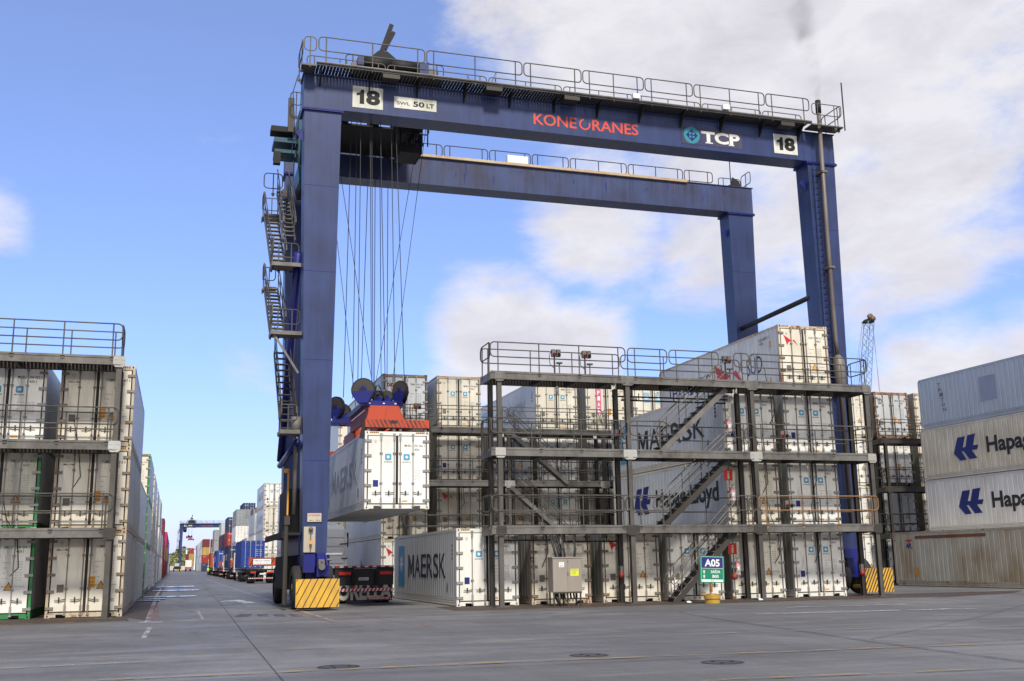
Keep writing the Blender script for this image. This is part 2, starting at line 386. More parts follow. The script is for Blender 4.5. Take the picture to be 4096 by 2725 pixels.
FIGS = ['34,000 KGS', '74,950 LBS', ' 4,580 KGS', '10,100 LBS', '29,420 KGS', '64,860 LBS', ' 67.7 CU.M', '2,390 CU.FT']
CODES = ['1', '3', '5', '8']
def print_door(root, kind, ident, dark):
    """dark print, emblems and stickers of a door end"""
    T = front(.009); d = Dec(T)
    pre, num = ident[:4], ident[5:]
    cn = d; d.text(pre, 1.50, 2.31, 1.77, 2.41, .01); d.text(num, 1.87, 2.31, 2.28, 2.41, .01); d.text('45R1', 1.87, 2.17, 2.10, 2.26, .01)
    d.build('container_number', dark, root); d = Dec(T)
    if kind in ('star', 'star2'):
        for u in (.72, 1.42): d.text('MAERSK', u-.0, 1.725, u+.33, 1.765, .02)
        for i, s in enumerate(('MAX. GROSS', 'TARE', 'NET', 'CU. CAP')):
            d.text(s, 1.52, 1.47-.115*i, 1.52+.03*len(s)*.8, 1.50-.115*i, 0, 1)
        for i, s in enumerate(FIGS): d.text(s, 1.86, 1.47-.058*i, 2.08, 1.505-.058*i, 0, 1)
        d.text('maersk.com', .72, .60, 1.02, .63, 0, 1)
    elif kind == 'cma':
        d.text('CMA CGM', .22, 2.22, .60, 2.29, .02)
        d.ringd(.42, 2.2, .155, .162, 8, -40, 15); d.ringd(.46, 2.3, .155, .162, 8, 140, 195)
    elif kind == 'hapag': d.text('Hapag-Lloyd', .2, 2.42, .95, 2.54, .02)
    elif kind == 'tex': pass
    elif kind == 'msc':
        d.text('m', .26, 2.28, .56, 2.48, .03, 3); d.text('sc', .29, 2.13, .56, 2.25, .03, 3)
    elif kind == 'nile': d.text('Nile Dutch', .25, 2.32, .85, 2.45, .02)
    if kind not in ('star', 'star2'):
        for i, s in enumerate(('MAX.GROSS', 'TARE', 'NET', 'CU.CAP.')): d.text(s, 1.49, 1.83-.17*i, 1.49+.026*len(s), 1.865-.17*i, 0, 1)
        for i, s in enumerate(FIGS): d.text(s, 1.88, 1.85-.085*i, 2.10, 1.89-.085*i, 0, 1)
        d.text('REFRIGERATED  LOW SULPHUR', 1.49, 1.05, 2.2, 1.085, 0, 1)
    d.ringd(.40, 2.50, .052, .06); d.text('i', .39, 2.475, .41, 2.525)
    d.build('door_print', dark, root, kind='stuff')
    if kind in ('star', 'star2'):
        def sq():
            q = Dec(front(.008)); q.poly([q.T(a, b) for a, b in ((.03, 0), (.21, 0), (.24, .03), (.24, .21), (.21, .24), (.03, .24), (0, .21), (0, .03))]); return q.data('star_square', M['sky'])
        for u in (.76, 1.46):
            k = link('star_square', shared('starsq', sq), root, (u, 0, 1.81))
            link('star', shared('star', lambda: Dec(front(.004)).star(.12, .12, .085).data('star', M['whitep'])), k)
    if kind == 'bird':
        s = shared('bird', lambda: (lambda q: q.shape(BIRD1, .25, 1.98, .95, 2.45).shape(BIRD2, .25, 1.98, .95, 2.45).data('bird_emblem', M['red']))(Dec(front(.006))))
        link('bird_emblem', s, root)
    if kind == 'tex':
        Dec(front(.006)).text('tex', .22, 2.2, .72, 2.46, .03, 3).build('emblem_print', paint('wine print', (.2, .02, .03)), root)
    if kind == 'pil':
        Dec(front(.006)).rect(.64, 1.05, .92, 2.45).build('pink_panel', M['pink'], root)
        q = Dec(front(.003))
        for i, ch in enumerate('PIAE'): q.text(ch, .70, 2.13-.33*i, .86, 2.37-.33*i, .03)
        q.build('panel_lettering', M['whitep'], root)
    if kind == 'cai':
        q = Dec(front(.006)); q.ringd(.5, 1.9, .0, .0); q = Dec(front(.006))
        q.rect(.3, 1.72, .74, 1.76); q.rect(.3, 2.1, .74, 2.14); q.rect(.3, 1.72, .34, 2.14); q.rect(.7, 1.72, .74, 2.14); q.text('CA', .39, 1.82, .65, 2.03, .03)
        q.build('red_emblem', M['red'], root)
    if kind == 'sealand':
        q = Dec(front(.008))
        for u in (.62, 1.38): q.rect(u, 1.75, u+.42, 2.35)
        q.build('pale_square', M['skyfade'], root)
        q = Dec(front(.004)).star(.83, 2.05, .15).star(1.59, 2.05, .15); q.text('MAERSK', .66, 1.62, 1.0, 1.69, .02)
        q.build('star', M['whitep'], root)
    # stickers
    rnd = random.Random(ident)
    def hz(): return Dec(front(-.003)).rect(0, CH-.085, .35, CH-.03).data('height_band', M['orange'])
    def hk():
        k = Dec(front(-.005))
        for i in range(5): a = .02+i*.068; k.poly([k.T(a, CH-.085), k.T(a+.03, CH-.085), k.T(a+.055, CH-.03), k.T(a+.025, CH-.03)])
        return k.data('height_band_stripe', M['black'])
    for u0 in (.17, CW-.52): k = link('height_band', shared('hz', hz), root, (u0, 0, 0)); link('height_band_stripe', shared('hk', hk), k, kind='stuff')
    if kind in ('star', 'star2'):
        Dec(front(.008)).rect(.31, .82, .51, 1.07).build('sticker', M['navy' if rnd.random() < .7 else 'brown'], root)
        Dec(front(.007)).rect(1.41, .26, 1.62, .325).build('warning_label', M['orange'], root)
    else:
        Dec(front(.008)).rect(.32, .84, .54, 1.10).build('data_plate', M['brown'], root)
        def tri():
            q = Dec(front(.007)); q.poly([q.T(1.56, .94), q.T(1.86, .94), q.T(1.71, 1.22)]); return q.data('warning_triangle', M['black'])
        def tri2():
            q = Dec(front(.004)); q.poly([q.T(1.595, .96), q.T(1.825, .96), q.T(1.71, 1.175)]); return q.data('warning_triangle', M['orange'])
        link('triangle_border', shared('tri', tri), root); link('warning_triangle', shared('tri2', tri2), root)
        if kind in ('cma', 'msc', 'caution', 'pil'):
            Dec(front(.008)).rect(1.30, .98, 1.52, 1.36).build('caution_label', M['orange'], root)
            q = Dec(front(.004)).text('CAUTION', 1.315, 1.28, 1.505, 1.325, .01, 1); q.text("9'-6\"", 1.34, 1.14, 1.48, 1.2, .01, 1); q.text('HIGH', 1.345, 1.03, 1.475, 1.09, .01, 1)
            q.build('caution_lettering', M['black'], root)
GREEN = None
def reefer(x, y, z, kind, ident, label, skin='white', frame='framew', side=None, fit='steel', dark='black', group='stacked refrigerated containers', sideprint=None, name='reefer_container'):
    root = thing(name, (x, y, z), label, 'container', group)
    sm = side or 'side'
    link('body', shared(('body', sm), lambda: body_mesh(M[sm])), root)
    link('frame', shared(('frame', frame), lambda: frame_mesh(M[frame])), root)
    cm = 'framer' if skin in ('old', 'cream') or frame == 'framer' else frame
    cs = shared(('cast', cm), lambda: casting_mesh(M[cm]))
    for cx in (0, CW-.16):
        for cz in (0, CH-.118): k = link('corner_casting', cs, root, (cx, 0, cz)); link('casting_hole', shared('pocket', pocket_mesh), k)
    link('door_seal', shared('gask', gasket_mesh), root)
    for sd_ in (0, 1):
        d = link('door', shared(('door', skin, sd_), lambda: door_mesh(sd_, M[skin])), root)
        for bx in ((.61, 1.105) if sd_ == 0 else (1.335, 1.82)):
            link('locking_bar', shared(('bar', fit), lambda: bar_mesh(M[fit])), d, (bx, 0, 0))
        s = 1 if sd_ == 0 else -1
        for k in range(5): link('hinge', shared(('hinge', fit, s), lambda: hinge_mesh(M[fit], s)), d, (0 if sd_ == 0 else CW, 0, .32+.5525*k))
        for bx in ((.61, 1.105) if sd_ == 0 else (1.335, 1.82)):
            hs = -1 if sd_ == 0 else 1
            link('handle', shared(('handle', hs), lambda: handle_mesh(M['galvd'], hs)), d, (bx, 0, .62))
    print_door(root, kind, ident, M[dark])
    if sideprint: sideprint(root)
    return root
def side_star(pale=False):
    def f(root):
        T = left(-.003)
        q = Dec(T)
        lt = [(-8.85, -7.62), (-7.5, -6.3), (-6.18, -5.2), (-5.06, -4.0), (-3.9, -2.92), (-2.8, -1.75)]
        for ch, (a, b) in zip('MAERSK', lt):
            if ch == 'M': q.shape([(0, 0), (.2, 0), (.2, .62), (.44, .1), (.56, .1), (.8, .62), (.8, 0), (1, 0), (1, 1), (.76, 1), (.5, .42), (.24, 1), (0, 1)], a, 1.03, b, 2.0); continue
            q.text(ch, a, 1.03, b, 2.0, .008, 3)
        q.build('side_lettering', M['fade' if pale else 'black'], root)
        q = Dec(left(-.002)).rect(-11.1, .62, -9.72, 2.42); q.build('side_panel_print', M['skyfade' if pale else 'sky'], root)
        q = Dec(left(-.005)).star(-10.4, 1.65, .5); q.build('side_star', M['whitep'], root)
        q = Dec(left(-.003))
        for i in range(4): q.rect(-.75, 2.2-.16*i, -.62, 2.31-.16*i)
        q.rect(-1.52, .5, -1.42, .85)
        q.build('side_mark', M['black'], root)
    return f
def side_hapag(root, navy=True):
    Dec(left(-.004)).shape(HL, -9.55, .86, -7.6, 2.2).build('side_emblem', M['navy'], root)
    q = Dec(left(-.004)); q.text('Hapag-Lloyd', -7.0, .85, -.75, 1.95, .03, 4); q.build('side_lettering', M['black'], root)
def side_bird(root):
    q = Dec(left(-.004)); q.text('HAMBURG', -10.6, 1.05, -6.4, 1.8, .0, 3); q.text('S\u00dcD', -2.85+-.0, 1.05, -1.5, 2.0, .0, 3); q.build('side_lettering', M['navy'], root)
    q = Dec(left(-.0045)).shape(BIRD1, -6.0, .7, -3.1, 2.15).shape(BIRD2, -6.0, .7, -3.1, 2.15); q.build('side_bird', M['red'], root)
    q = Dec(left(-.003)); q.text('SUDU 807617 2', -1.7, 2.42, -.75, 2.55, 0, 2); q.text('45R1', -1.65, 2.24, -1.3, 2.36, 0, 2); q.build('side_mark', M['black'], root)
    q = Dec(left(-.003)).rect(-.8, 2.0, -.66, 2.3); q.poly([q.T(-1.0, .35), q.T(-.7, .35), q.T(-.85, .72)]); q.build('side_sticker', M['orange'], root)
# ------------------------------------------------------------------ dry containers (farther down the lane)
def dry_door_mesh(mat, s, H=CH):
    g = G(); a, b = ((.07, 1.21) if s == 0 else (1.228, CW-.07))
    g.box(a, .02, .16, b, .05, H-.14)
    for k in range(4): z = .32+k*.62; g.box(a+.06, .0, z, b-.06, .02, z+.30)
    return g.data('door', mat)
def dry_bar_mesh():
    g = G(); g.cyl((0, -.02, .1), (0, -.02, CH-.08), .022, 5); g.box(-.05, -.04, .1, .05, .01, .2); g.box(-.05, -.04, CH-.2, .05, .01, CH-.1); return g.data('locking_bar', M['fade'])
def dry(x, y, z, mat, label, text=None, group='dry containers along the lane', detail=True, L=CL, tcol='whitep', side_text=None, side_col='whitep', name='dry_container', corr=True):
    root = thing(name, (x, y, z), label, 'container', group)
    link('body', shared(('bodyd', mat, L, corr), lambda: body_mesh(M[mat], corr, L)), root)
    link('frame', shared(('framed', mat, L), lambda: frame_mesh(M[mat], L)), root)
    for s in (0, 1):
        d = link('door', shared(('ddoor', mat, s), lambda: dry_door_mesh(M[mat], s)), root)
        if detail:
            for bx in ((.42, .95) if s == 0 else (1.49, 2.02)): link('locking_bar', shared('dbar', dry_bar_mesh), d, (bx, 0, 0))
    if text: Dec(front(-.004)).text(text, .25 if len(text) > 4 else .4, 2.3, 1.05, 2.48, .02, 1).build('lettering', M[tcol], root)
    if detail:
        q = Dec(front(-.004)); q.text('4500', 1.5, 2.36, 2.2, 2.46, .01, 1)
        for i in range(4): q.rect(1.45, 1.9-.2*i, 1.75, 1.95-.2*i); q.rect(1.88, 1.9-.2*i, 2.15, 1.95-.2*i)
        q.build('weight_print', M['fade' if mat != 'dgrey' else 'black'], root)
        if mat in ('dnavy', 'dmaroon', 'dred'): Dec(front(-.004)).rect(.3, 1.0, .55, 1.28).build('sticker', M['orange'], root)
    if side_text: Dec(left(-.003)).text(side_text, -8.5, 1.0, -3.2, 1.9, .03, 2).build('side_lettering', M[side_col], root)
    return root

# ------------------------------------------------------------------ the stacks
ORD = ['first', 'second', 'third', 'fourth', 'fifth', 'sixth', 'seventh', 'eighth', 'ninth', 'tenth', 'eleventh', 'twelfth', 'thirteenth', 'fourteenth', 'fifteenth', 'sixteenth', 'seventeenth', 'eighteenth', 'nineteenth', 'twentieth', 'twenty-first', 'twenty-second', 'twenty-third']
FX = [-14.48, -11.51, -8.57, -5.87, -2.90, 0.0]
LV = [0, 2.896, 5.792, 8.688]
g1 = 'front row refrigerated containers'
reefer(FX[0], 0, 0, 'star', 'MNBU 361 590 3', 'clean white ground container with large dark side lettering, left end of the front row', 'white', 'framew', side='side', group=g1, sideprint=side_star())
reefer(FX[1], 0, 0, 'cma', 'CGMU 493 411 0', 'cream container with rusty edges on the ground behind the electrical cabinet', 'cream', 'framer', side='sideold', group=g1, fit='steelr')
reefer(FX[2], -.02, 0, 'bird', 'SUDU 811 016 9', 'cream container with red bird emblem on the ground between the cabinet and the lowest stair', 'cream', 'frame', side='sideold', group=g1, fit='steelr')
reefer(FX[3], -.25, 0, 'star', 'MNBU 042 071 5', 'white container on the ground behind the lowest stair flight and the green sign', 'white', 'frame', side='sideold', group=g1)
reefer(FX[4], 0, 0, 'plain', 'SEGU 938 577 2', 'cream container on the ground behind the lowest fire extinguisher', 'cream', 'framew', side='sideold', group=g1)
reefer(FX[4], 0, LV[1], 'hapag', 'HLBU 915 781 8', 'second tier cream container with blue arrow emblem on its side, behind the stairs', 'cream', 'frame', side='blueg', group=g1, sideprint=side_hapag, fit='steelr')
reefer(FX[4], 0, LV[2], 'star', 'MNBU 401 097 3', 'third tier white container behind the stairs with huge black lettering on its side', 'white', 'frame', side='blueg', group=g1, sideprint=side_star())
reefer(FX[5], 0, 0, 'star', 'MNBU 388 487 7', 'bright white container on the ground at the right end of the front row', 'white', 'framew', side='sideold', group=g1)
reefer(FX[5], 0, LV[1], 'star', 'MNBU 417 177 2', 'bright white container on the second tier behind the ochre railing', 'white', 'framew', side='sideold', group=g1)
reefer(FX[5], 0, LV[2], 'star', 'MNBU 394 937 6', 'bright white container on the third tier directly below the one with the red bird', 'white', 'framew', side='sideold', group=g1)
reefer(FX[5], 0, LV[3], 'bird', 'SUDU 807 617 2', 'highest container of the front row with a red bird on doors and long side', 'cream', 'framer', side='blueg', group=g1, sideprint=side_bird, fit='steelr')
BY = 15.75
g2 = 'second row refrigerated containers'; T4_ = ('ground', 'second tier', 'third tier', 'fourth tier')
def side_su(root): Dec(left(-.003)).text('SUDU', -5.6, 1.0, -3.9, 1.9, .02, 2).build('side_lettering', M['black'], root)
reefer(FX[0], BY, 0, 'bird', 'SUDU 650 112 4', 'container with red bird emblem on the ground behind the truck trailer', 'white', 'frame', side='blueg', group=g2, sideprint=lambda r: Dec(left(-.003)).shape(BIRD1, -6.5, .4, -3.6, 1.9).build('side_bird', M['red'], r))
reefer(FX[0], BY, LV[1], 'cma', 'CGMU 528 118 2', 'container on the second tier right below the hanging container, yellow caution label on its door', 'old', 'frame', side='blueg', group=g2, sideprint=side_su, fit='steelr')
reefer(FX[0], BY, LV[2], 'plain', 'TRLU 161 203 0', 'third tier container hidden behind the hanging container', 'grey', 'frame', side='blueg', group=g2)
reefer(FX[0], BY, LV[3], 'tex', 'TEMU 933 783 0', 'grey fourth tier container with wine red lettering behind the spreader pulleys', 'grey', 'galv', side='blueg', group=g2)
reefer(FX[1], BY, 0, 'plain', 'TRIU 827 341 6', 'ground container of the second row behind the protruding white one', 'old', 'frame', side='sideold', group=g2)
reefer(FX[1], BY, LV[1], 'bird', 'SUDU 803 881 2', 'dirty second tier container with red bird, just right of the hanging container', 'old', 'frame', side='sideold', group=g2, fit='steelr')
reefer(FX[1], BY, LV[2], 'star', 'MNBU 301 216 4', 'cream third tier container with blue star squares right of the hanging container', 'cream', 'frame', side='sideold', group=g2, fit='steelr')
reefer(FX[1], BY, LV[3], 'star', 'MNBU 374 664 8', 'fourth tier container with blue star squares right of the one with wine red lettering', 'cream', 'framer', side='blueg', group=g2)
reefer(FX[2], BY, 0, 'plain', 'GESU 948 551 2', 'ground container behind the cream one with rusty edges', 'old', 'frame', side='sideold', group=g2)
reefer(FX[2], BY, LV[1], 'cma', 'GTPU 602 340 1', 'weathered second tier container seen between the two left platform posts and the inner stair', 'old', 'frame', side='sideold', group=g2, fit='steelr')
reefer(FX[2], BY, LV[2], 'plain', 'TGHU 997 035 4', 'grey third tier container just right of the left platform posts', 'grey', 'framer', side='sideold', group=g2)
reefer(FX[3], BY, 0, 'star', 'MNBU 340 022 6', 'ground container behind the one with the red bird in the front row', 'white', 'frame', side='sideold', group=g2)
reefer(FX[3], BY, LV[1], 'star', 'MNBU 322 318 0', 'second tier container with blue star squares behind the lower inner stair', 'white', 'frame', side='sideold', group=g2)
reefer(FX[3], BY, LV[2], 'star', 'MNBU 349 348 8', 'third tier container with blue star squares behind the upper inner stair', 'white', 'frame', side='sideold', group=g2)
reefer(FX[3], BY, LV[3], 'star', 'MNBU 352 117 9', 'fourth tier container with faint lettering on its pale long side, seen under the top deck', 'cream', 'frame', side='blueg', group=g2, sideprint=side_star(True))
reefer(FX[4], BY, 0, 'plain', 'SZLU 904 771 3', 'ground container behind the white one at the lowest stair', 'white', 'frame', side='sideold', group=g2)
reefer(FX[4], BY, LV[1], 'nile', 'NIDU 225 714 1', 'second tier container with dark lettering behind the inner platform post', 'old', 'frame', side='sideold', group=g2)
reefer(FX[4], BY, LV[2], 'cai', 'CAIU 552 207 6', 'third tier container with a framed red emblem', 'grey', 'frame', side='sideold', group=g2)
reefer(FX[4], BY, LV[3], 'pil', 'PILU 701 254 0', 'fourth tier container with an upright pink panel on its door', 'cream', 'frame', side='sideold', group=g2)
for k in range(3): reefer(FX[5], BY, LV[k], 'plain', 'SUDU 501 77%d 2' % k, 'container of the second row hidden behind the big black lettering, %s' % T4_[k], 'cream', 'frame', side='sideold', group='hidden containers behind the big lettering')
reefer(FX[5], BY, LV[3], 'sealand', 'MWCU 670 912 8', 'fourth tier container with two large pale blue squares under the top deck', 'cream', 'frame', side='sideold', group=g2)
# second block, right of the crane
g3 = 'containers of the block right of the crane'
reefer(13.28, BY, 0, 'plain', 'TEMU 914 001 5', 'ground container right of the right crane leg', 'white', 'frame', side='sideold', group=g3)
reefer(13.28, BY, LV[1], 'tex', 'TEMU 920 410 2', 'second tier container with a wine red letter, right of the right crane leg', 'white', 'frame', side='sideold', group=g3)
reefer(13.28, BY, LV[2], 'plain', 'TEMU 933 007 8', 'third tier white container right of the right crane leg', 'white', 'frame', side='sideold', group=g3)
reefer(13.28, BY, LV[3], 'plain', 'CXRU 151 620 9', 'fourth tier cream container between the right crane leg and the rusty grey one', 'cream', 'framer', side='sideold', group=g3)
reefer(16.15, BY, 0, 'plain', 'SZLU 400 118 2', 'ground container behind the low weathered container', 'grey', 'galvd', side='sideold', group=g3)
reefer(16.15, BY, LV[1], 'plain', 'GESU 950 662 1', 'shaded grey second tier container behind the dark scaffold', 'grey', 'galvd', side='sideold', group=g3, fit='steelr')
reefer(16.15, BY, LV[2], 'cma', 'CRLU 138 276 0', 'white third tier container with orange stickers behind the dark scaffold', 'white', 'galvd', side='sideold', group=g3)
reefer(16.15, BY, LV[3], 'msc', 'MEDU 907 283 1', 'grey fourth tier container with rusty edges and black lettering', 'grey', 'rusty', side='sideold', group=g3, fit='steelr')
for k in range(4): reefer(19.05, BY, LV[k], 'plain', 'TTNU 88%d 771 0' % k, ('ground', 'second tier', 'third tier', 'fourth tier')[k]+' container half hidden behind the blue grey long side', 'cream', 'framer', side='sideold', group=g3)
g4 = 'containers seen from the side at the right edge'
def apl(root):
    q = Dec(left(-.003)).text('APL', -11.1, 2.0, -10.55, 2.28, .03, 2); q.build('side_lettering', M['navy'], root)
    Dec(left(-.003)).shape([(0, 1), (1, 1), (.8, .3), (.62, .45), (.5, 0), (.38, .45), (.2, .3)], -11.12, 2.33, -10.52, 2.47).build('side_emblem', M['red'], root)
    Dec(left(-.003)).rect(-10.5, .55, -10.2, .98).build('side_sticker', M['orange'], root)
    Dec(left(.0004)).rect(-10.3, 2.50, -4.9, 2.66).build('rust_band', paint('rust band', (.26, .10, .05), .8, (.12, .05, .03), .8, rust=.6), root)
def triton(root):
    q = Dec(left(-.003))
    for i, ch in enumerate('TRITON'): q.text(ch, -10.52+.055*i, 2.26-.29*i, -10.24+.055*i, 2.46-.29*i, .015, 3)
    q.build('side_lettering', M['brown'], root)
    Dec(left(-.002)).rect(-7.26, .95, -6.0, 2.25).build('repair_patch', paint('patch', (.29, .34, .42), .5), root)
sc = reefer(13.62, -.5, 0, 'plain', 'APLU 691 220 5', 'weathered ground container with rust band and small red and blue mark at the right edge', 'old', 'framer', side='sidea', group=g4, sideprint=apl)
reefer(16.1, -.55, 0, 'plain', 'HLXU 870 001 2', 'ground container hidden behind the low weathered one at the right edge', 'white', 'frame', side='blueg', group=g4)
reefer(16.12, -.45, LV[1], 'hapag', 'HLXU 874 220 1', 'lower of the two containers with a big blue arrow emblem at the right edge', 'white', 'framew', side='sidel', group=g4, sideprint=side_hapag)
reefer(16.1, -.5, LV[2], 'hapag', 'HLBU 900 344 7', 'upper, yellowed container with a big blue arrow emblem at the right edge', 'cream', 'frame', side='sidec', group=g4, sideprint=side_hapag)
reefer(16.15, -.6, LV[3], 'plain', 'TTNU 801 144 9', 'blue grey topmost container at the right edge with upright letters', 'grey', 'triton', side='triton', group=g4, sideprint=triton)
# block at the left edge
g5 = 'containers of the left block'
LX = -28.72
reefer(LX, -.05, 0, 'cma', 'CGMU 516 657 0', 'ground container with yellow caution label in front of the left lane corner', 'cream', 'framer', side='sideold', group=g5, fit='steelr')
reefer(LX, -.05, LV[1], 'cma', 'CGMU 557 316 0', 'second tier container with yellow caution label in the left corner stack', 'cream', 'framer', side='sideold', group=g5, fit='steelr')
reefer(LX, -.05, LV[2], 'cma', 'CGMU 512 467 0', 'third tier container on top of the left corner stack', 'cream', 'framer', side='side', group=g5, fit='steelr')
lx0 = LX-2.89
reefer(lx0, -.05, 0, 'plain', 'EMCU 549 006 3', 'ground container with green frame at the left edge', 'white', 'green', side='side', group=g5, dark='greenp')
reefer(lx0, -.05, LV[1], 'plain', 'EMCU 538 140 0', 'second tier container with green frame at the left edge', 'old', 'green', side='side', group=g5, dark='greenp')
reefer(lx0, -.05, LV[2], 'star', 'MNBU 394 953 0', 'third tier container with blue star squares at the left edge', 'white', 'framew', side='side', group=g5)
for k in range(3): reefer(lx0-2.89, -.05, LV[k], 'star', 'MNBU 33%d 953 0' % k, 'container just outside the left edge, %s' % T4_[k], 'white', 'framew', side='side', group='containers outside the left edge')
T4 = ('ground', 'second tier', 'third tier', 'fourth tier', 'fifth tier')
for i, (by, cols) in enumerate(((15.75, ('sideold', 'side')), (31.5, ('side', 'side', 'blueg')), (47.25, ('side', 'sideold', 'side')), (63., ('sideold', 'side', 'side')))):
    for k, c in enumerate(cols):
        fr = {1: ('green', 'green', 'green')}.get(i, ('frame', 'framer', 'frame'))[k]
        reefer(-28.82, by, LV[k], 'plain', 'SZLU %d51 7%d6 1' % (k+3, i), '%s container in the %s stack behind the left corner stack' % (T4[k], ('first', 'second', 'third', 'fourth')[i]), 'cream' if k == 2 else 'white', fr, side=c, group='left lane refrigerated stacks')
GF = 'far containers at the left side of the lane'; LSB = {}
for by, cols in ((78.75, ('grey', 'white', 'grey')), (94.5, ('white', 'side')), (110.25, ('white', 'grey')), (126, ('dred', 'dred', 'dmaroon')), (141.75, ('dmaroon', 'dpink')), (157.5, ('dred', 'dyellow')), (173.25, ('dmaroon', 'dred')),
                 (189, ('dmaroon', 'dyellow', 'dpink')), (204.75, ('dmaroon', 'dyellow', 'dred')), (220.5, ('dred', 'dyellow', 'dorange')), (252, ('dnavy', 'dblue', 'dblue')), (283.5, ('dgrey', 'dblue', 'dgrey')), (330, ('dgrey', 'dyellow')), (400, ('dnavy', 'dgrey'))):
    for k, c in enumerate(cols): dry(-28.75, by, LV[k], c, 'far %s container, %s, left of lane, %s stack from the front' % ({'dred': 'red', 'dmaroon': 'maroon', 'dpink': 'magenta', 'dyellow': 'tan', 'dorange': 'orange', 'dnavy': 'navy', 'dblue': 'blue', 'dgrey': 'dull grey', 'grey': 'pale grey', 'white': 'white', 'side': 'whitish'}[c], T4[k], ORD[LSB.setdefault(by, len(LSB))]), None, GF, by < 150, corr=c[0] == 'd')
# first stacks behind, between crane and horizon
ga_ = 'stacks behind the left crane leg'
for by, rows in ((31.5, (('grey', 'blueg'), ('old', 'blueg'), ('white', 'side'), ('cream', 'side'))),
                 (63.0, (('white', 'side'), ('white', 'side'), ('grey', 'side'))),
                 (94.5, (('white', 'side'), ('white', 'side'), ('cream', 'side'), ('white', 'side')))):
    for k, (sk, sd_) in enumerate(rows):
        reefer(-14.55, by, LV[k], ('bird' if (k == 3 and by < 40) or (k == 1 and by > 90) else 'star' if (by > 90 and k == 3) else 'plain'), 'SUDU %d%d2 331 7' % (k+1, int(by/20)),
               '%s container of the %s seen beside the left crane leg' % (T4[k], {31.5: 'stack just right', 63.0: 'nearer stack left', 94.5: 'tall pale stack left'}[by]), sk, 'frame', side=sd_, group=ga_,
               sideprint=(side_star(True) if by > 90 and k >= 2 else None))
for i_, (by, x, k) in enumerate(((31.5, -11.6, 0), (31.5, -11.6, 1), (31.5, -11.6, 2), (31.5, -8.7, 0), (31.5, -8.7, 1), (31.5, -8.7, 2), (31.5, -5.8, 0), (31.5, -5.8, 1), (31.5, -5.8, 2),
                 (94.5, -10.2, 0), (94.5, -10.2, 1), (94.5, -10.2, 2), (94.5, -7.3, 0), (94.5, -7.3, 1), (94.5, -7.3, 2))):
    dry(x, by, LV[k], 'grey', '%s pale container behind the second row, %s one counted in its group' % (T4[k], ORD[i_]), None, 'pale containers behind the second row', True, corr=False)
GR = 'far containers at the right side of the lane'
SB = {}
CN = {'dred': 'red', 'dmaroon': 'maroon', 'dpink': 'magenta', 'dyellow': 'tan', 'dorange': 'orange', 'dnavy': 'navy', 'dblue': 'blue', 'dgrey': 'dull grey', 'grey': 'pale grey', 'white': 'white', 'side': 'whitish', 'blueg': 'blue grey'}
for by, x, cols in ((110.25, -14.55, ('grey', 'white', 'grey')), (126, -11.6, ('dgrey', 'grey', 'grey', 'dyellow')), (126, -14.55, ('dgrey', 'grey')),
                    (141.75, -11.6, ('dgrey', 'dred', 'dgrey', 'dyellow')), (157.5, -14.55, ('dgrey', 'grey', 'white', 'dgrey')), (157.5, -11.6, ('dred', 'grey', 'grey', 'dgrey')),
                    (189, -14.6, ('dgrey', 'dmaroon', 'dred', 'dnavy')), (189, -11.6, ('dgrey', 'dnavy', 'dred', 'dgrey', 'dnavy')), (204.75, -14.6, ('dgrey', 'dnavy', 'dnavy')),
                    (220.5, -14.6, ('dgrey', 'dblue', 'dmaroon', 'grey')), (220.5, -11.6, ('dgrey', 'dblue', 'dmaroon', 'grey')), (268, -14.6, ('grey', 'grey', 'dgrey', 'dgrey')), (268, -11.6, ('grey', 'grey', 'dgrey', 'dgrey')),
                    (370, -15.1, ('dnavy', 'dred', 'dyellow', 'dmaroon')), (370, -12.1, ('dnavy', 'dred', 'dyellow', 'dred')), (385.6, -15.1, ('grey', 'grey', 'white', 'grey')), (401.2, -15.1, ('grey', 'white', 'grey', 'grey')), (416.8, -15.1, ('white', 'grey', 'grey', 'white')),
                    (432.4, -15.1, ('grey', 'grey', 'white', 'grey')), (448, -15.1, ('white', 'white', 'grey', 'white')), (463.6, -15.1, ('grey', 'grey', 'grey', 'grey')), (479.2, -15.1, ('grey', 'grey', 'grey', 'blueg')), (495, -15.1, ('dnavy', 'dnavy', 'dblue', 'dblue')),
                    (560, -17.5, ('dgrey', 'dyellow', 'dyellow', 'dred')), (575, -19, ('dgrey', 'dmaroon', 'dmaroon'))):
    for k, c in enumerate(cols):
        sk_ = SB.setdefault(by, len(SB)); co_ = 'front' if x < -13.5 else 'inner'
        dry(x, by, k*2.896, c, '%s container, %s, %s column of the %s far stack right of the lane' % (CN[c], T4[k], co_, ORD[sk_]), 'K LINE' if c in ('dred',) else ('CMA CGM' if c == 'dnavy' else None), GR, by < 300, corr=c[0] == 'd', side_text=None)

